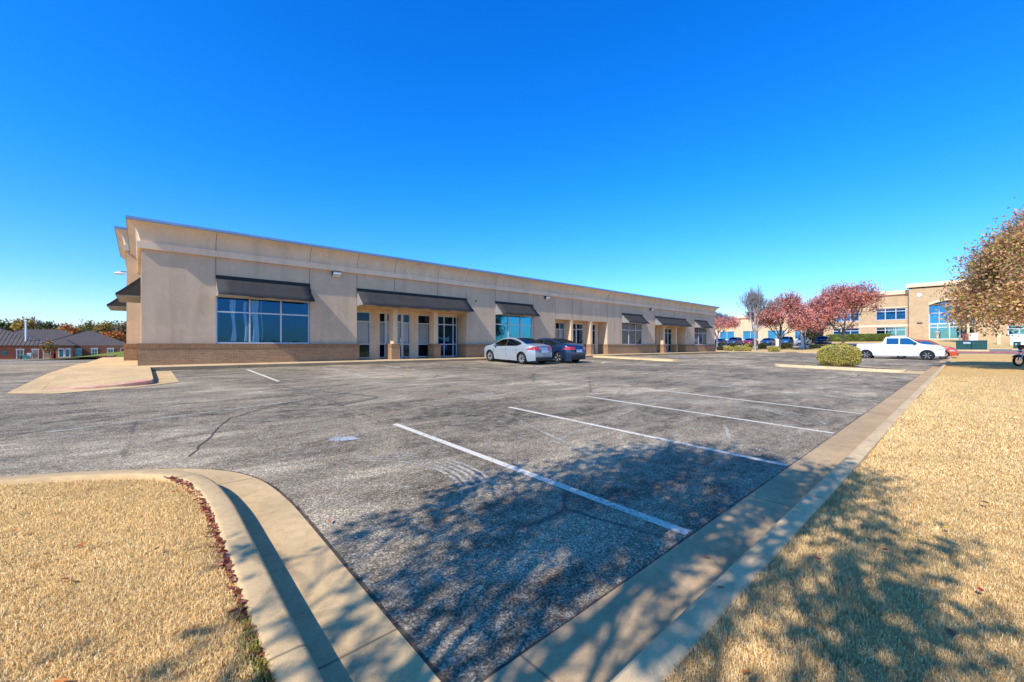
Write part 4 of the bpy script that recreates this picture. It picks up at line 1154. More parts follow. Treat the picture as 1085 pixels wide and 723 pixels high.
def tube_mesh(name, segs, m, parent, minr=.004, sides=None):
    a = np.array([s[0][:] for s in segs]); b = np.array([s[1][:] for s in segs])
    ra = np.maximum(np.array([s[2] for s in segs]), minr); rb = np.maximum(np.array([s[3] for s in segs]), minr)
    big = ra > ra.max()*.2; V = []; F = []; off = 0
    for sel, n in ((big, 9), (~big, 3)):
        A, B, RA, RB = a[sel], b[sel], ra[sel], rb[sel]
        if not len(A): continue
        d = B-A; d /= np.linalg.norm(d, axis=1)[:, None]+1e-9
        u = np.where(np.abs(d[:, 2:3]) < .9, np.array([[0, 0, 1.]]), np.array([[1., 0, 0]]))
        e1 = np.cross(d, u); e1 /= np.linalg.norm(e1, axis=1)[:, None]; e2 = np.cross(d, e1)
        t = np.arange(n)*2*math.pi/n
        ring = e1[:, None, :]*np.cos(t)[None, :, None]+e2[:, None, :]*np.sin(t)[None, :, None]
        va = A[:, None, :]+ring*RA[:, None, None]; vb = B[:, None, :]+ring*RB[:, None, None]
        v = np.concatenate([va, vb], 1).reshape(-1, 3); V.append(v)
        base = off+np.arange(len(A))[:, None]*2*n; k = np.arange(n); k2 = (k+1) % n
        f = np.stack([base+k, base+k2, base+n+k2, base+n+k], -1).reshape(-1, 4); F.append(f); off += len(v)
    return quad_mesh(name, np.concatenate(V), np.concatenate(F), m, parent, True)

def quad_mesh(name, V, F, m, parent=None, smooth=False, loc=None):
    me = bpy.data.meshes.new(name); n = len(F)
    me.vertices.add(len(V)); me.vertices.foreach_set('co', np.ascontiguousarray(V, dtype=np.float32).reshape(-1))
    me.loops.add(n*4); me.polygons.add(n); me.loops.foreach_set('vertex_index', F.reshape(-1).astype(np.int32))
    me.polygons.foreach_set('loop_start', (np.arange(n)*4).astype(np.int32)); me.update(calc_edges=True)
    if smooth: me.polygons.foreach_set('use_smooth', np.ones(n, dtype=bool))
    return link_mesh(name, me, m, parent, loc)

def leaves_mesh(name, C, size, m, parent, seed=0, flat=.0, aspect=1.7, loc=None):
    rg = np.random.default_rng(seed); n = len(C)
    d = rg.normal(size=(n, 3)); d /= np.linalg.norm(d, axis=1)[:, None]
    o = rg.normal(size=(n, 3)); o[:, 2] += flat; w = np.cross(d, o); w /= np.linalg.norm(w, axis=1)[:, None]+1e-9
    s = size*rg.uniform(.6, 1.35, n)[:, None]; L = d*s*.5; Wv = w*s*.5/aspect; nn = np.cross(d, w)*s*.12
    V = np.stack([C-L, C+Wv*.95+nn, C+L, C-Wv*.95+nn], 1).reshape(-1, 3)
    F = np.arange(n*4).reshape(-1, 4)
    return quad_mesh(name, V, F, m, parent, False, loc)

def tree(name, label, x, y, height, radius, trunk_h, leafm, seed, n_leaves, leaf_size, bark='bark', group=None, cat='tree', spread=.8, clump=.35, keep=None, depth=5, minr=.006, squash=True, z=None, bottom=None, twigs=True, up=.35, r0=None):
    z = lot_z(x, y) if z is None else z
    segs, tips = tree_skel(seed, height, trunk_h, spread, depth, up=up, r0=r0)
    T = np.array([t[0][:] for t in tips])
    # fit the skeleton to the wanted height and spread
    h98 = np.percentile(T[:, 2], 99.5); r98 = np.percentile(np.hypot(T[:, 0], T[:, 1]), 97)
    sz = (height-trunk_h-.2)/(h98-trunk_h); sr = radius/r98
    lo = bottom if bottom is not None else trunk_h*.85
    def fit(p):
        q = Vector((p[0]*sr, p[1]*sr, trunk_h+(p[2]-trunk_h)*sz if p[2] > trunk_h else p[2]))
        return q
    segs = [(fit(a), fit(b), ra, rb, k) if k != 9 else (a, b, ra, rb, k) for (a, b, ra, rb, k) in segs]
    T = np.array([fit(t)[:] for t in T])
    root = empty(name, (x, y, z), 0, label, cat, group)
    tube_mesh('trunk', segs if twigs else [s for s in segs if s[4] > 1], M[bark] if isinstance(bark, str) else bark, root, minr)
    if n_leaves:
        rg = np.random.default_rng(seed); T2 = T
        if keep is not None: T2 = T[keep(T)]
        C = T2[rg.integers(0, len(T2), n_leaves)]+np.clip(rg.normal(size=(n_leaves, 3)), -1.7, 1.7)*clump
        C = C[C[:, 2] > lo]
        leaves_mesh('crown', C, leaf_size, leafm, root, seed)
    return root

LF = {}
LF['red'] = mat_leaf('red_maple_leaves', [(.75, .15, .11), (.97, .36, .27), (.98, .55, .44), (.88, .24, .17), (.98, .70, .58)], trans=.5, cscale=.7, clump=.5)
LF['redpink'] = mat_leaf('faded_red_leaves', [(.78, .25, .20), (.95, .42, .34), (.97, .62, .52), (.88, .36, .30)], trans=.5, clump=.5)
LF['bronze'] = mat_leaf('bronze_green_leaves', [(.26, .25, .04), (.60, .44, .10), (.95, .50, .28), (.97, .58, .38), (.38, .36, .06), (.92, .66, .30), (.55, .24, .12), (.80, .50, .28)], trans=.45, cscale=.8)
LF['shade'] = mat_leaf('brown_green_leaves', [(.2, .2, .04), (.4, .25, .08)], trans=.2)
LF['olive'] = mat_leaf('olive_leaves', [(.12, .13, .03), (.24, .22, .06), (.34, .27, .08), (.18, .15, .05)], trans=.2, cscale=.25)
LF['gold'] = mat_leaf('golden_leaves', [(.36, .22, .05), (.52, .32, .07), (.30, .22, .06)], trans=.2, cscale=.25)
LF['green'] = mat_leaf('dark_green_leaves', [(.05, .08, .02), (.12, .15, .04), (.16, .17, .06)], trans=.2, cscale=.25)
LF['orange'] = mat_leaf('orange_leaves', [(.62, .16, .04), (.72, .28, .06), (.50, .20, .06)], trans=.2, cscale=.3)
LF['brown'] = mat_leaf('brown_leaves', [(.28, .20, .11), (.36, .24, .13), (.22, .17, .09)], trans=.2, cscale=.3)
LF['bush'] = mat_leaf('golden_privet_leaves', [(.36, .34, .05), (.70, .60, .11), (.82, .72, .18), (.50, .38, .10), (.78, .52, .22)], trans=.25, cscale=3, clump=.5)
LF['hedge'] = mat_leaf('hedge_leaves', [(.14, .22, .03), (.28, .34, .06), (.20, .24, .04)], trans=.2)
LF['dkshrub'] = mat_leaf('dark_shrub_leaves', [(.06, .055, .03), (.12, .10, .05), (.18, .13, .09)], trans=.1)

# the tree that shades the foreground stands behind and left of the viewpoint
tree('shade_tree', 'spreading tree standing on the near lawn that shades the foreground', -3.9, .42, 9.0, 2.25, 2.4, LF['shade'], 23, 6600, .12, clump=.07, depth=5, up=.3, r0=.075, z=lawn_z(-4.0, .05), minr=.008)
# bronze tree right of frame
tree('lawn_tree', 'broad bronze and green leaved tree on the lawn at the right edge', 33.4, -3.5, 7.9, 4.5, 1.5, LF['bronze'], 5, 115000, .15, clump=.38, depth=5, bottom=1.7, spread=1.15, z=lot_z(33, 1.45)+.13, r0=.17)
tree('young_tree', 'slender young tree with thin trunk in front of the brick office block', 96.5, .75, 6.0, 1.3, 2.6, LF['bronze'], 9, 900, .3, 'bark_pale', clump=.4, depth=4)
# red maples and the half bare one
G_ = 'red maples beyond the far edge of the lot'
tree('maple_tree', 'thinly leaved red maple showing past the far corner of the building', 70.5, 27.6, 6.6, 3.0, 1.9, LF['redpink'], 31, 6500, .22, 'twig_violet', G_, clump=.3, keep=lambda T: T[:, 2] < 5.0, minr=.018, bottom=1.6)
tree('maple_tree', 'red maple with a bare grey crown top and pale trunk', 68.4, 21.3, 9.6, 3.3, 2.3, LF['redpink'], 32, 7500, .22, 'bark_pale', G_, clump=.32, keep=lambda T: T[:, 2] < 5.6, minr=.011, bottom=1.9, spread=.62)
tree('maple_tree', 'full round red maple in the middle of the row', 71.5, 18.9, 8.4, 3.9, 2.0, LF['red'], 33, 11000, .23, 'bark', G_, clump=.36, minr=.02, bottom=1.8)
tree('maple_tree', 'small red maple just right of the middle one, with low spreading limbs', 73.5, 16.1, 5.8, 2.2, 2.0, LF['red'], 36, 4000, .23, 'bark', G_, clump=.3, minr=.02, bottom=2.2)
tree('maple_tree', 'wide bright red maple standing before the brick office block', 82.5, 13.15, 9.9, 6.2, 2.6, LF['red'], 34, 11000, .27, 'bark', G_, clump=.42, minr=.022, bottom=2.0, spread=.95)

# trees behind the houses
def far_tree(u, top_v, rad_px, lf, lab, seed, Y=178., low=False, bark='bark', nl=3600, z=None):
    k = (u-542.5)/436; t = Y/(.7417-.6708*k); x = t*(.6708+.7417*k); zb = lot_z(x, Y)
    h = (366-top_v)*t/436+1.5-zb; r = rad_px*t/436
    tree('woodland_tree', lab, x, Y, h, r, h*(.1 if low else .2), LF[lf] if lf else None, seed, nl if lf else 0, .62, bark, 'trees behind the red brick houses', clump=.75, depth=4, minr=.05 if lf else .075, bottom=.3)
far_tree(-3, 342, 12, 'green', 'dark green tree at the far left behind the brick house', 41)
far_tree(14, 342, 11, 'olive', 'olive tree behind the white flue pipe', 42, 182)
far_tree(27, 339.5, 8, 'gold', 'golden brown tree right of the white flue pipe', 43, 176)
far_tree(41, 336.5, 13, None, 'bare grey tree rising above the others on the left', 44, 190, bark='twig_violet')
far_tree(52, 343.5, 11, 'green', 'round dark green tree in front of the bare tree', 45, 184)
far_tree(37, 352, 9, 'gold', 'low golden tree between the two brick roofs', 46, 168, True)
far_tree(60, 351, 9, 'gold', 'low yellow tree behind the hipped roof', 47, 170, True)
far_tree(71, 345, 6.5, 'orange', 'bright orange tree above the hipped roof', 48, 180)
far_tree(83, 348, 6, 'olive', 'small olive tree right of the orange one', 49, 186)
far_tree(96, 343, 10, 'olive', 'broad olive tree above the right roof', 50, 182)
far_tree(110, 344, 10, 'gold', 'golden olive tree near the building corner', 51, 180)
far_tree(121, 343.5, 9, 'olive', 'olive tree right behind the corner of the building', 52, 184)
far_tree(133, 342, 9, 'brown', 'brown tree partly hidden by the stucco wing', 53, 178)
far_tree(120, 354, 9, 'orange', 'low russet tree behind the right brick house', 54, 166, True)
far_tree(105, 355, 8, 'green', 'low dark tree behind the peak of the right roof', 55, 168, True)

# shrubs ---------------------------------------------------------------
def shrub(label, x, y, rx, ry, h, lm, n, ls, seed, group=None, box=0., z=None, rz=0., name='shrub', pw=2.6):
    rg = np.random.default_rng(seed); z = lot_z(x, y) if z is None else z
    root = empty(name, (x, y, z), rz, label, 'shrub', group)
    p = rg.normal(size=(n, 3)); p /= np.linalg.norm(p, axis=1)[:, None]
    k = (np.abs(p)**pw).sum(1)**(-1/pw); p = p*k[:, None]
    r = 1-np.abs(rg.normal(0, .06, n))+.035*(rg.random(n) > .93)+.05*np.sin(p[:, 0]*7+seed)*np.sin(p[:, 1]*6+p[:, 2]*5)
    C = p*r[:, None]*np.array([rx, ry, h/2])+np.array([0, 0, h/2])
    C = C[C[:, 2] > .01]
    leaves_mesh('foliage', C, ls, lm, root, seed)
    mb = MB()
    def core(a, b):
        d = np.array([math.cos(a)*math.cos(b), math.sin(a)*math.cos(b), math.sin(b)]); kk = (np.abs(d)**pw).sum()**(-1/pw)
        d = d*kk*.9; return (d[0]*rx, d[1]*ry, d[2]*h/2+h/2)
    mb.grid(core, frange(0, 2*math.pi, .35), frange(-math.pi/2+.05, math.pi/2-.05, .3)); mb.build('shade_core', M['core'], root, smooth=True, angle=None)
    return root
M['core'] = plain('shrub_shadow_core', (.09, .085, .03), .95)  # solid dark core painted in as the shade inside each shrub
shrub('clipped golden green shrub on the mulched island in the car park', 28.45, 4.72, .82, .92, 1.14, LF['bush'], 15000, .055, 1, z=lot_z(28, 4.7)+.12, pw=3.4)
UP = [(75.8, 29.4, .55), (76.1, 27.1, .6), (76.4, 24.8, .6), (76.7, 22.8, .62)]
names_up = ['first small golden shrub of the back row, by the building corner', 'second small golden shrub of the back row, behind two front shrubs', 'third small golden shrub of the back row, left of the pale trunk', 'fourth small golden shrub of the back row, right of the pale trunk']
for i, (x, y, r) in enumerate(UP): shrub(names_up[i], x, y, r, r, .85, LF['bush'], 1500, .12, 10+i, 'golden shrubs along the far edge of the lot')
LOW = [(68.2, 26.2, .5, .7, 'dkshrub', 'dark small shrub against the far building corner'), (66.8, 24.5, .62, .8, 'bush', 'rounded golden shrub of the front row nearest the building'), (66.9, 22.9, .8, .85, 'bush', 'widest golden shrub of the front row'), (67.0, 21.9, .55, .6, 'bush', 'low golden shrub at the foot of the bare topped maple'), (64.3, 17.7, .72, .85, 'bush', 'golden shrub at the near tip of the planted bed')]
for i, (x, y, r, h, lm, lab) in enumerate(LOW): shrub(lab, x, y, r, r, h, LF[lm], 1800, .11, 20+i, 'golden shrubs along the far edge of the lot' if lm == 'bush' else None)
shrub('rounded golden shrub left of the white pillar', 77.0, 19.5, .9, .9, .9, LF['bush'], 2000, .12, 30, 'golden shrubs along the far edge of the lot')
shrub('long low box clipped hedge right of the white pillar', 78.3, 15.1, .6, 1.5, .62, LF['bush'], 2600, .12, 31, pw=6, name='hedge')
shrub('rounded golden shrub behind the tail of the pickup truck', 77.8, 12.55, .7, .75, .9, LF['bush'], 1800, .12, 32, 'golden shrubs along the far edge of the lot')
shrub('long clipped green hedge along the front of the brick office block', 101.5, 14.2, .8, 4.6, 1.45, LF['hedge'], 9000, .2, 33, pw=9, name='hedge', z=lot_z(101.5, 14))
shrub('dark leggy shrub at the left end of the brick office block', 96.5, 20.2, 1.5, 1.8, 4.2, LF['dkshrub'], 5200, .34, 34, pw=2)
shrub('clipped green hedge at the right edge before the office block', 101, -12, .8, 5., 1.3, LF['hedge'], 6000, .2, 35, pw=9, name='hedge')

# ------------------------------------------------------------------ far landscape bed, drive, right side
M['bed'] = mat_drygrass('far_bed', (.86, .66, .34), (.7, .5, .25), (.92, .74, .44))
M['bedred'] = plain('brick_chip_bed', (.45, .25, .14), .95, c2=(.6, .42, .26), scale=3, bump=.5)
sheet('far_lawn', lines(66.2, 84, 1.5), lines(3.4, 60, 2.5), .06, M['bed'])
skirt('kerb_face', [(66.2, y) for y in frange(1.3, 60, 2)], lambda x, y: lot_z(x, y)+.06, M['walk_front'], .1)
mb = MB(); pts = [(66.1, 15.4), (62.6, 15.9), (60.6, 17.2), (61.4, 19.6), (63.2, 22.4), (63.6, 25.6), (66.1, 27.5)]
mb.v = [(x, y, lot_z(x, y)+.10) for x, y in pts]; mb.f = [tuple(range(len(pts)))]
mb2 = MB(); 
for (x, y) in pts: mb2.v += [(x, y, lot_z(x, y)-.05), (x, y, lot_z(x, y)+.102), (x+.25, y+.03, lot_z(x, y)+.105)]
for i in range(len(pts)-1): mb2.f += [(3*i, 3*i+3, 3*i+4, 3*i+1), (3*i+1, 3*i+4, 3*i+5, 3*i+2)]
tag(mb.build('mulch_bed', M['bedred'], fix=False), kind='structure'); tag(mb2.build('bed_kerb', M['islandkerb']), kind='structure')
M['far_asphalt'] = plain('far_asphalt', (.16, .16, .165), .9, c2=(.24, .23, .22), scale=1.2)
sheet('far_car_park', lines(84, 96, 2, (92,)), lines(9, 60, 3), .05, M['far_asphalt'])
sheet('far_pavement', lines(96, 107.9, 2, (106,)), lines(-40, 60, 4), .06, M['walk'])
sheet('service_drive', lines(68.6, 71.6, 1.), lines(-60, 3.2, 3), .03, M['far_asphalt'])
sweep('fire_lane_kerb', [Vector((71.6, y)) for y in frange(3.2, -60, 2)], [(0, -.02), (0.01, .17), (.03, .18), (.2, .18), (.22, 0)], M['redkerb'], side=-1)
sheet('mulch_strip', lines(71.8, 79, 1.5), lines(-60, 3.2, 4), .11, plain('grey_mulch', (.22, .19, .16), .95, c2=(.32, .27, .2), scale=2))
sweep('drive_kerb', [Vector((79, y)) for y in frange(3.2, -60, 3)], [(0, 0), (0, .2), (.3, .2), (.3, 0)], M['walk_front'], side=-1)
sheet('upper_lawn', lines(79.3, 96, 1.5, (92,)), lines(-60, 3.2, 4), .12, M['bed'])
# transformer cabinets
M['cab'] = plain('dark_green_cabinet', (.012, .085, .07), .5, var=.15)
def cabinet(label, x, y, sx, sy, h, z0=.15, name='utility_cabinet'):
    r = empty(name, (x, y, lot_z(x, y)+z0), 0, label, 'utility box')
    MB().box(-sx/2-.15, sx/2+.15, -sy/2-.15, sy/2+.15, -.2, .12).build('pad', M['walk_front'], r)
    MB().box(-sx/2, sx/2, -sy/2, sy/2, .12, h).build('cabinet', M['cab'], r, bevel=.03)
    MB().prism([(-sx/2-.04, h), (-sx/2-.04, h+.05), (sx/2+.04, h+.09), (sx/2+.04, h)], 'y', -sy/2-.04, sy/2+.04).build('lid', M['cab'], r)
    MB().box(-sx/2-.012, -sx/2, -sy*.02, sy*.02, .2, h-.06).box(-sx/2-.02, -sx/2, sy*.1, sy*.14, .5, .62).build('door_seam', M['black'], r)
    MB().box(-sx/2-.014, -sx/2-.002, sy*.02, sy*.26, h-.32, h-.12).build('warning_label', M['plate'], r)
cabinet('large dark green transformer cabinet on a concrete pad beyond the lawn', 74.4, -.35, 1.6, 2.5, 1.15)
cabinet('small dark green utility post at the right edge', 77.4, -4.0, .4, .55, .85, name='utility_post')
# sign board, posts, pillar
s = empty('monument_sign', (88, -4.9, lot_z(88, -4.9)), 0, 'plain white monument sign board near the right edge', 'sign')
MB().box(-.25, .25, -1.0, 1.0, -.2, .25).build('plinth', M['brick_far'], s); MB().box(-.18, .18, -.95, .95, .25, 1.6).build('board', M['white'], s, bevel=.02)
s = empty('white_post', (92, -3.1, lot_z(92, -3.1)), 0, 'slim white post left of the monument sign', 'post')
MB().box(-.15, .15, -.18, .18, -.2, 1.7).build('shaft', M['stucco_light'], s, bevel=.02); MB().box(-.2, .2, -.23, .23, 1.7, 1.78).build('cap', M['stucco_light'], s)
s = empty('concrete_pillar', (78.6, 17.55, lot_z(78.6, 17.5)), 0, 'tall white concrete pillar with square cap among the red maples', 'pillar')
MB().box(-.28, .28, -.28, .28, -.2, 3.0).build('shaft', M['white'], s, bevel=.03); MB().box(-.36, .36, -.36, .36, 3.0, 3.2).build('cap', M['white'], s, bevel=.02); MB().box(-.5, .5, -.9, .45, -.2, .5).build('plinth', M['white'], s, bevel=.03)
s = empty('sign_box', (84.5, 22.6, lot_z(84.5, 22.6)), 0, 'upright white sign box between two blue parked cars', 'sign')
MB().box(-.12, .12, -.36, .36, .1, 1.35).build('board', M['white'], s, bevel=.02); MB().box(-.08, .08, -.3, -.22, -.1, .1).box(-.08, .08, .22, .3, -.1, .1).build('foot', M['frame'], s)
s = empty('notice_board', (98.5, -.2, lot_z(98, -.2)), 0, 'white and red brown notice panel behind the transformer cabinet', 'sign')
MB().box(-.05, .05, -.95, -.1, .3, 1.5).build('white_panel', M['white'], s); MB().box(-.05, .05, .0, .75, .3, 1.45).build('red_panel', plain('red_brown_panel', (.36, .14, .10), .7), s); MB().box(-.03, .03, -.6, -.5, -.1, .3).box(-.03, .03, .35, .45, -.1, .3).build('foot', M['frame'], s)

# ------------------------------------------------------------------ brick office block (faces -x)
OF = empty('office_block', (108, 0, 2.5), 0, 'two storey tan brick office block with blue windows and arched entrance', 'building')
def fbox(mb, y0, y1, z0, z1, d0=0., d1=.4): return mb.box(d0, d1, y0, y1, z0, z1)
H1, HTW = 8.75, 9.75
# openings on the left wall (y from 7.26 to 20.8)
mb = MB()
def wall_with(mb, y0, y1, H, ops, d0=0., d1=.4):
    """wall in the plane x=d0 with rectangular openings (ya, yb, za, zb) stacked in columns"""
    colsy = sorted(set([y0, y1]+[o[0] for o in ops]+[o[1] for o in ops]))
    for a, b in zip(colsy, colsy[1:]):
        mid = (a+b)/2; hs_ = sorted([(o[2], o[3]) for o in ops if o[0] < mid < o[1]]); z = -2.
        for (p, q) in hs_:
            if p > z: mb.box(d0, d1, a, b, z, p)
            z = q
        mb.box(d0, d1, a, b, z, H)
opsL = [(7.75, 12.1, 3.9, 6.15), (7.75, 12.1, .75, 2.5), (14.6, 18.9, .75, 2.5), (14.6, 18.9, 3.9, 6.15)]
wall_with(mb, 7.2, 20.8, H1, opsL)
opsR = [(-8.4, -4.6, .75, 2.3), (-15, -10.6, .75, 2.3), (-8.4, -4.6, 3.9, 6.1), (-15, -10.6, 3.9, 6.1)]
mbr = MB(); wall_with(mbr, -30, -1.2, H1, opsR); mbr.box(.4, 22, -30, -29.6, -2, H1); mbr.build('brick_wall', M['brick_far'], OF)
mb.box(.4, 22, 20.4, 20.8, -2, H1); mb.build('brick_wall', M['brick_far'], OF)
# tower
tw = MB(); tx = -1.2
AY0, AY1, AZ = -.9, 4.7, 6.3
tw.box(tx, tx+.5, AY1, 7.3, -2, HTW); tw.box(tx, tx+.5, -2.4, AY0, -2, HTW)
arc = [(AY0+(AY1-AY0)*t, AZ+.75*math.sin(math.pi*t)) for t in frange(0, 1, .08)]
tw.prism([(AY0, HTW)]+arc+[(AY1, HTW)], 'x', tx, tx+.5)
tw.box(tx+.5, .6, 7.0, 7.3, -2, HTW); tw.box(tx+.5, .6, -2.4, -2.1, -2, HTW); tw.box(tx, .6, -2.4, 7.3, HTW-.2, HTW)
tw.build('tower_wall', M['brick_far'], OF)
ab = MB(); n = len(arc)
ab.prism(arc+[(p[0], p[1]+.38) for p in arc[::-1]], 'x', tx-.25, tx+.02); ab.build('arch_band', M['stucco_band'], OF)
MB().box(tx+.5, tx+1.6, AY0-.2, AY1+.2, 6.35, 6.5).build('arch_soffit', M['stucco'], OF)
wf = window_x = None
def window_yz(par, y0, y1, z0, z1, x, cols, rows, fm, gm, f=.12, nm='window'):
    fr = MB(); ys_ = [y0]+list(cols)+[y1]
    fr.box(x, x+.1, y0, y1, z0, z0+f); fr.box(x, x+.1, y0, y1, z1-f, z1)
    for i, yy in enumerate(ys_):
        a = yy if i == 0 else (yy-f if i == len(ys_)-1 else yy-f/2); fr.box(x-.006, x+.106, a, a+f, z0+f, z1-f)
    for zz in rows: fr.box(x+.003, x+.097, y0+f, y1-f, zz-f/2, zz+f/2)
    w = fr.build(nm, fm, par); MB().poly([(x+.05, y0+.02, z0+.02), (x+.05, y1-.02, z0+.02), (x+.05, y1-.02, z1-.02), (x+.05, y0+.02, z1-.02)]).build('pane', gm, w, fix=False)
    MB().poly([(x+.4, y0, z0), (x+.4, y1, z0), (x+.4, y1, z1), (x+.4, y0, z1)]).build('room_lining', M['sky_reflection_blue'] if gm is M['glass_far'] else M['room'], w, fix=False)  # behind far glass the lining carries a painted sky reflection
    return w
window_yz(OF, AY0, AY1, 2.95, 6.9, .35, (.5, 1.6, 3.4), (4.9,), M['frame'], M['glass_far'])
window_yz(OF, AY0, AY1, .1, 2.95, .33, (.9, 2.1, 3.6), (2.3,), M['frame_white'], M['glass_teal'], .14, 'door')
for i, o in enumerate(opsL+opsR):
    m_ = (o[0]+o[1])/2; window_yz(OF, o[0], o[1], o[2], o[3], .1, (o[0]+(o[1]-o[0])*.33, o[0]+(o[1]-o[0])*.68), (o[3]-.55,), M['frame'], M['glass_far'] if o[2] > 3 or i == 2 else M['glass_teal'])
cb = MB(); cb.box(-.35, .5, 7.3, 21.15, H1, H1+.75); cb.box(-.35, .5, -30, -2.4, H1, H1+.75); cb.build('cornice', M['stucco_band'], OF)
MB().box(tx-.35, .7, -2.7, 7.65, HTW, HTW+.7).build('tower_cornice', M['stucco_band'], OF)
MB().box(-.06, 0, 7.3, 20.8, 2.55, 3.0).box(-.06, 0, 7.6, 20.8, 6.2, 6.42).build('string_course', M['stucco_band'], OF)
MB().box(.3, 22, -29.8, 20.7, H1-.4, H1-.3).build('roof', M['roof'], OF)
MB().box(-.9, -.6, -.3, .0, -.5, 2.9).box(-.9, -.6, -1.4, -1.1, -.5, 2.9).build('entrance_pillar', M['stucco_light'], OF)
MB().lathe([(.0, -.06), (.33, -.06), (.33, 0)], (tx-.001, 5.9, 8.3), 'x', 20).build('wall_disc', M['white'], OF)
MB().box(tx-.1, tx, 5.5, 6.2, 3.0, 3.2).build('wall_light', M['wallpack'], OF)
MB().box(-2.6, -1.25, -2.6, 7.3, -2, .08).build('entrance_step', M['walk'], OF)
# low block to the left of it
LB = empty('low_office_block', (126, 0, 2.5), 0, 'pale tan low office building seen between the red maples', 'building')
mb = MB(); opsB = [(26+6.2*k, 30+6.2*k, .6, 3.0) for k in range(5)]
wall_with(mb, 23, 62, 6.6, opsB); mb.box(.4, 20, 23, 23.4, -2, 6.6); mb.box(.4, 20, 61.6, 62, -2, 6.6); mb.build('wall', M['stucco_light'], LB)
for o in opsB: window_yz(LB, o[0], o[1], o[2], o[3], .1, ((o[0]+o[1])/2,), (), M['frame'], M['glass_far'])
MB().box(-.4, .5, 22.6, 62.4, 6.6, 7.2).build('cornice', M['stucco_band'], LB); MB().box(.3, 20, 23.2, 61.8, 6.2, 6.3).build('roof', M['roof'], LB)
mb = MB(); mb.prism([(24, 6.9), (34, 6.9), (29, 8.6)], 'x', -.5, .6); mb.build('gable', M['stucco_light'], LB)

# ------------------------------------------------------------------ red brick houses at the left
M['shingle'] = plain('grey_brown_shingles', (.125, .095, .08), .9, c2=(.09, .07, .062), scale=1.5, bump=.4, bscale=8)
M['seam'] = plain('brown_metal_roof', (.17, .125, .09), .7, c2=(.12, .09, .07), scale=.6)
M['door_tan'] = plain('tan_door', (.46, .38, .22), .6); M['door_green'] = plain('green_door', (.12, .17, .09), .6)
def hip_roof(par, x0, x1, y0, y1, ze, h, m, ov=.5, name='roof'):
    a, b, c_, d = x0-ov, x1+ov, y0-ov, y1+ov; w = min(b-a, d-c_)/2
    if (b-a) > (d-c_): r0_, r1_ = (a+w, (c_+d)/2, ze+h), (b-w, (c_+d)/2, ze+h)
    else: r0_, r1_ = ((a+b)/2, c_+w, ze+h), ((a+b)/2, d-w, ze+h)
    mb = MB(); mb.v = [(a, c_, ze), (b, c_, ze), (b, d, ze), (a, d, ze), r0_, r1_]
    if (b-a) > (d-c_): mb.f = [(0, 1, 5, 4), (1, 2, 5), (2, 3, 4, 5), (3, 0, 4), (0, 3, 2, 1)]
    else: mb.f = [(0, 1, 4), (1, 2, 5, 4), (2, 3, 5), (3, 0, 4, 5), (0, 3, 2, 1)]
    rf = mb.build(name, m, par)
    MB().box(a, b, c_, c_+.12, ze-.22, ze-.01).box(a, a+.12, c_+.12, d, ze-.22, ze-.01).box(b-.12, b, c_+.12, d, ze-.22, ze-.01).build('gutter', M['wallpack'], rf)
    rc = MB()
    if (b-a) > (d-c_):
        rc.tube([(a, c_, ze+.02), r0_], .09, 5); rc.tube([(b, c_, ze+.02), r1_], .09, 5); rc.tube([r0_, r1_], .09, 5)
    rc.build('ridge_cap', M['shingle'], rf) if rc.v else None
    return rf
def opening(par, x0, x1, z0, z1, y, m, nm, mull=True):
    f = .14
    w = MB().box(x0-f, x0, y-.06, y, z0, z1).box(x1, x1+f, y-.06, y, z0, z1).box(x0-f-.08, x1+f+.08, y-.09, y, z1, z1+.28).build(nm, M['frame_white'], par)
    if nm == 'window': MB().box(x0-f, x1+f, y-.1, y, z0-.12, z0).build('sill', M['frame_white'], w)
    MB().box(x0, x1, y-.03, y-.01, z0, z1).build('pane' if nm == 'window' else 'door_leaf', m, w)
    if mull: MB().box((x0+x1)/2-.03, (x0+x1)/2+.03, y-.05, y-.03, z0, z1).box(x0, (x0+x1)/2-.03, y-.05, y-.031, (z0+z1)/2-.03, (z0+z1)/2+.03).box((x0+x1)/2+.03, x1, y-.05, y-.031, (z0+z1)/2-.03, (z0+z1)/2+.03).build('glazing_bar', M['frame_white'], w)
HZ = -1.62
HA = empty('brick_house', (0, 0, HZ), 0, 'red brick house with brown metal roof and white flue pipe, leftmost', 'house')
MB().box(-34, -14.3, 137, 156, -1, 3.1).build('wall', M['brick_red'], HA)
rf = hip_roof(HA, -34, -14.3, 137, 156, 3.1, 3.9, M['seam'])
sm = MB()
for x in frange(-34, -15.4, .62):
    t = clamp((-13.8-x)/10., 0, 1); sm.tube([(x, 136.52, 3.14), (x, 136.5+10*t, 3.14+3.9*t)], .035, 4)
sm.build('standing_seam', M['wallpack'], rf)
MB().tube([(-18.6, 139, 3.9), (-18.6, 139, 8.3)], .16, 10).lathe([(.16, 0), (.26, .05), (.26, .2), (.05, .4)], (-18.6, 139, 8.3), 'z', 10).build('flue_pipe', M['white'], rf)
opening(HA, -19.55, -18.75, .25, 2.1, 137, M['door_green'], 'door'); opening(HA, -17.35, -16.6, .1, 2.1, 137, M['door_tan'], 'door', False); opening(HA, -15.75, -14.85, .1, 2.1, 137, M['door_tan'], 'door', False)
MB().box(-21.7, -21.0, 136.9, 137, 1., 2.).build('window', M['glass_teal'], HA)
for x in (-19.1, -17.0): MB().lathe([(.0, -.12), (.1, -.08), (.12, 0), (.0, .05)], (x, 136.88, 2.65), 'z', 8).build('wall_light', M['lens'], HA)
HBs = empty('brick_house', (0, 0, HZ), 0, 'red brick house with grey hipped shingle roof, next to the commercial building', 'house')
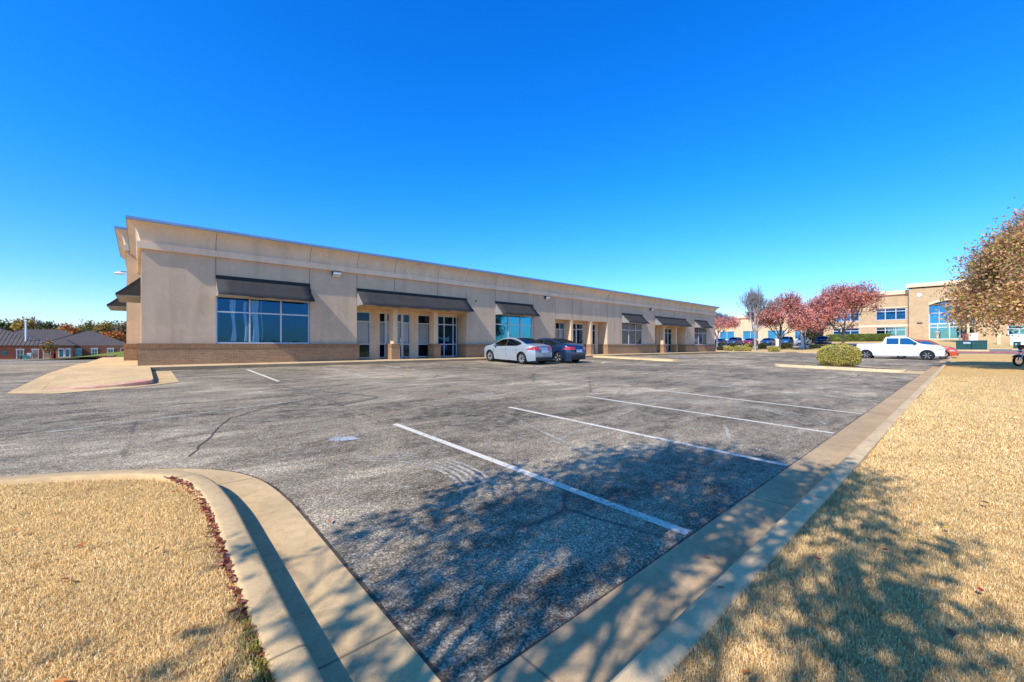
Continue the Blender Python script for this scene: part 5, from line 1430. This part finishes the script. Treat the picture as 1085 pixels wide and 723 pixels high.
MB().box(-13.6, -1.9, 135, 150, -1, 3.1).build('wall', M['brick_red'], HBs); MB().box(-30, -9, 158, 172, -1, 3.1).box(-13, -9.2, 150, 158, -1, 3.0).build('rear_wall', M['brick_red'], HBs)
MB().box(-13.4, -10.95, 131.5, 134.99, -1, 3.1).build('bay_wall', M['brick_pink'], HBs)
hip_roof(HBs, -16.5, -1.9, 137.3, 151, 3.1, 3.5, M['shingle']); hip_roof(HBs, -30, -8.5, 157, 172, 3.1, 4.2, M['shingle'])
rb = hip_roof(HBs, -13.6, -10.8, 131.5, 145, 3.1, 1.2, M['shingle'], .45, 'bay_roof')
for (a, b) in ((-10.75, -9.95), (-8.15, -7.35), (-5.5, -4.7)): opening(HBs, a, b, .7, 2.2, 135, M['glass_teal'], 'window')
for (a, b) in ((-12.9, -12.3), (-12.0, -11.4)): opening(HBs, a, b, .6, 2.2, 131.5, M['glass_teal'], 'window', False)
MB().box(-3.4, -3.3, 134.9, 134.98, .6, 2.4).box(-2.6, -2.5, 134.9, 134.98, .6, 2.4).box(-3.4, -2.5, 134.9, 134.98, 2.4, 2.5).build('porch_frame', M['frame_white'], HBs)
# bins and boxes by the door
def bin_(lab, x, y, sx, sy, h, m):
    r = empty('storage_bin', (x, y, HZ), 0, lab, 'bin'); MB().box(-sx/2, sx/2, -sy/2, sy/2, -.3, h*.85).build('body', m, r, bevel=.03); MB().box(-sx/2-.04, sx/2+.04, -sy/2-.04, sy/2+.04, h*.85, h).build('lid', m, r, bevel=.02)
bin_('teal bin by the wall between two doors of the brick house', -18.2, 135.8, .8, .7, .95, plain('teal_plastic', (.05, .30, .32), .5)); bin_('white box standing right of the teal bin', -17.75, 136.3, .55, .6, 1.45, M['white']); bin_('dark low bin beside the green door', -18.75, 135.9, .45, .5, .7, M['plastic'])
sheet('house_pavement', lines(-36, -1, 3), lines(126, 137, 2.75), .03, M['walk'])
tree('small_tree', 'small yellow leaved tree in front of the gap between the brick houses', -13.9, 128.5, 4.3, 1.1, 1.4, LF['gold'], 61, 420, .34, clump=.22, depth=3, minr=.04, z=HZ)
M['greenlawn'] = mat_drygrass('green_lawn', (.20, .28, .05), (.30, .33, .08), (.55, .48, .18))
sheet('green_lawn', lines(-10, 22, 2), lines(37, 133, 4), lambda x, y: .06+1.15*clamp((y-52)/42, 0, 1)*clamp((x+9)/7, 0, 1), M['greenlawn'], keep=lambda x, y: x > -1.8 or (y > 70 and x > -9.5+.0*(y-70)))

# ------------------------------------------------------------------ person at the office entrance
def person(x, y, z, rz, label):
    root = empty('person', (x, y, z), rz, label, 'person')
    def skin(nm, pts, edges, rad, m, par):
        me = bpy.data.meshes.new(nm); me.from_pydata(pts, edges, []); o = link_mesh(nm, me, m, par)
        s_ = o.modifiers.new('skin', 'SKIN'); s_.use_smooth_shade = True
        for i, r in enumerate(rad): me.skin_vertices[0].data[i].radius = (r, r)
        me.skin_vertices[0].data[0].use_root = True
        o.modifiers.new('sub', 'SUBSURF').levels = 1; o.modifiers['sub'].render_levels = 2
        return o
    J = [(0,0,.95),(0,0,1.12),(0,0,1.32),(0,0,1.45),(.01,0,1.54),(.02,0,1.66),(.02,0,1.75),
         (0,.17,1.41),(.03,.25,1.14),(.16,.26,.93),(.22,.26,.85),(0,-.17,1.41),(-.08,-.25,1.14),(-.08,-.27,.90),(-.06,-.27,.81),
         (0,.09,.88),(.16,.10,.48),(.08,.10,.09),(.22,.11,.03),(0,-.09,.88),(-.03,-.10,.47),(-.26,-.10,.13),(-.16,-.11,.04)]
    Ed = [(0,1),(1,2),(2,3),(3,4),(4,5),(5,6),(3,7),(7,8),(8,9),(9,10),(3,11),(11,12),(12,13),(13,14),(0,15),(15,16),(16,17),(17,18),(0,19),(19,20),(20,21),(21,22)]
    Rr = [.135,.12,.145,.09,.055,.095,.075,.06,.045,.032,.035,.06,.045,.032,.035,.09,.062,.042,.04,.09,.062,.042,.04]
    skin('body', J, Ed, Rr, plain('skin_tone', (.52, .32, .22), .6), root)
    skin('shirt', [J[i] for i in (1, 2, 3, 7, 8, 11, 12)], [(0, 1), (1, 2), (2, 3), (3, 4), (2, 5), (5, 6)], [.145, .16, .11, .075, .058, .075, .058], plain('pale_blue_cloth', (.50, .64, .80), .8), root)
    skin('trousers', [J[i] for i in (0, 15, 16, 17, 19, 20, 21)], [(0, 1), (1, 2), (2, 3), (0, 4), (4, 5), (5, 6)], [.15, .105, .075, .06, .105, .075, .06], plain('tan_cloth', (.55, .45, .34), .85), root)
    skin('hair', [(.0, 0, 1.70), (.0, 0, 1.78)], [(0, 1)], [.10, .075], plain('dark_hair', (.06, .04, .03), .7), root)
person(105.9, 4.05-.5, 2.58, R(200), 'person in a pale blue top and tan trousers walking before the office entrance')

# ------------------------------------------------------------------ motorcycle at the right edge of the lawn
def motorcycle(x, y, z, rz):
    r = empty('motorcycle', (x, y, z), rz, 'dark motorcycle with chrome front parked on the lawn at the right edge', 'motorcycle')
    for cx in (.72, -.72):
        pr = [(.25+.06*math.cos(a), .055*math.sin(a)) for a in frange(0, 2*math.pi, .6)]
        w = MB().lathe(pr, (cx, 0, .31), 'y', 26).build('wheel', M['rubber'], r, smooth=True)
        rm = MB().lathe([(.225, -.03), (.24, 0), (.225, .03)], (cx, 0, .31), 'y', 26)
        for k in range(12): t = k*math.pi/6; rm.tube([(cx, 0, .31), (cx+.23*math.cos(t), 0, .31+.23*math.sin(t))], .006, 4)
        rm.build('rim', M['chrome'], w)
    MB().tube([(.72, .09, .31), (.46, .09, .92)], .022, 8).tube([(.72, -.09, .31), (.46, -.09, .92)], .022, 8).build('fork', M['chrome'], r)
    MB().lathe([(.0, .12), (.06, .10), (.10, .02), (.10, -.02)], (.60, 0, .86), 'x', 16).build('headlight', M['chrome'], r, smooth=True)
    MB().tube([(.44, .0, .98), (.38, .28, 1.06), (.24, .38, 1.04)], .014, 6).tube([(.44, .0, .98), (.38, -.28, 1.06), (.24, -.38, 1.04)], .014, 6).build('handlebar', M['chrome'], r)
    MB().grid(lambda a, b: (.72+.34*math.cos(a), .07*b, .31+.34*math.sin(a)+.02*(1-b*b)), frange(.5, 2.7, .2), [-1, 0, 1]).build('mudguard', plain('dark_red_paint', (.25, .04, .02), .3, coat=1), r, smooth=True)
    MB().lathe([(.0, -.3), (.12, -.2), (.15, 0), (.11, .2), (.0, .3)], (.12, 0, .80), 'x', 14).build('tank', plain('dark_tank', (.06, .02, .02), .25, coat=1), r, smooth=True)
    MB().prism([(-.75, .70), (-.15, .72), (-.1, .80), (-.3, .78), (-.72, .86)], 'y', -.13, .13).build('seat', M['plastic'], r, bevel=.03)
    MB().box(-.22, .3, -.16, .16, .22, .62).build('engine', M['rim_dark'], r, bevel=.03); MB().tube([(.2, .17, .35), (-.2, .18, .25), (-.85, .18, .30)], .035, 8).build('exhaust', M['chrome'], r, smooth=True)
    MB().tube([(0, -.15, .25), (-.05, -.28, .0)], .012, 6).build('stand', M['chrome'], r)
    MB().box(.35, .5, -.2, .2, .95, 1.18).build('windshield', M['carglass'], r)
motorcycle(36.45, -2.38, lot_z(36.4, 1.45)+.14, R(138))
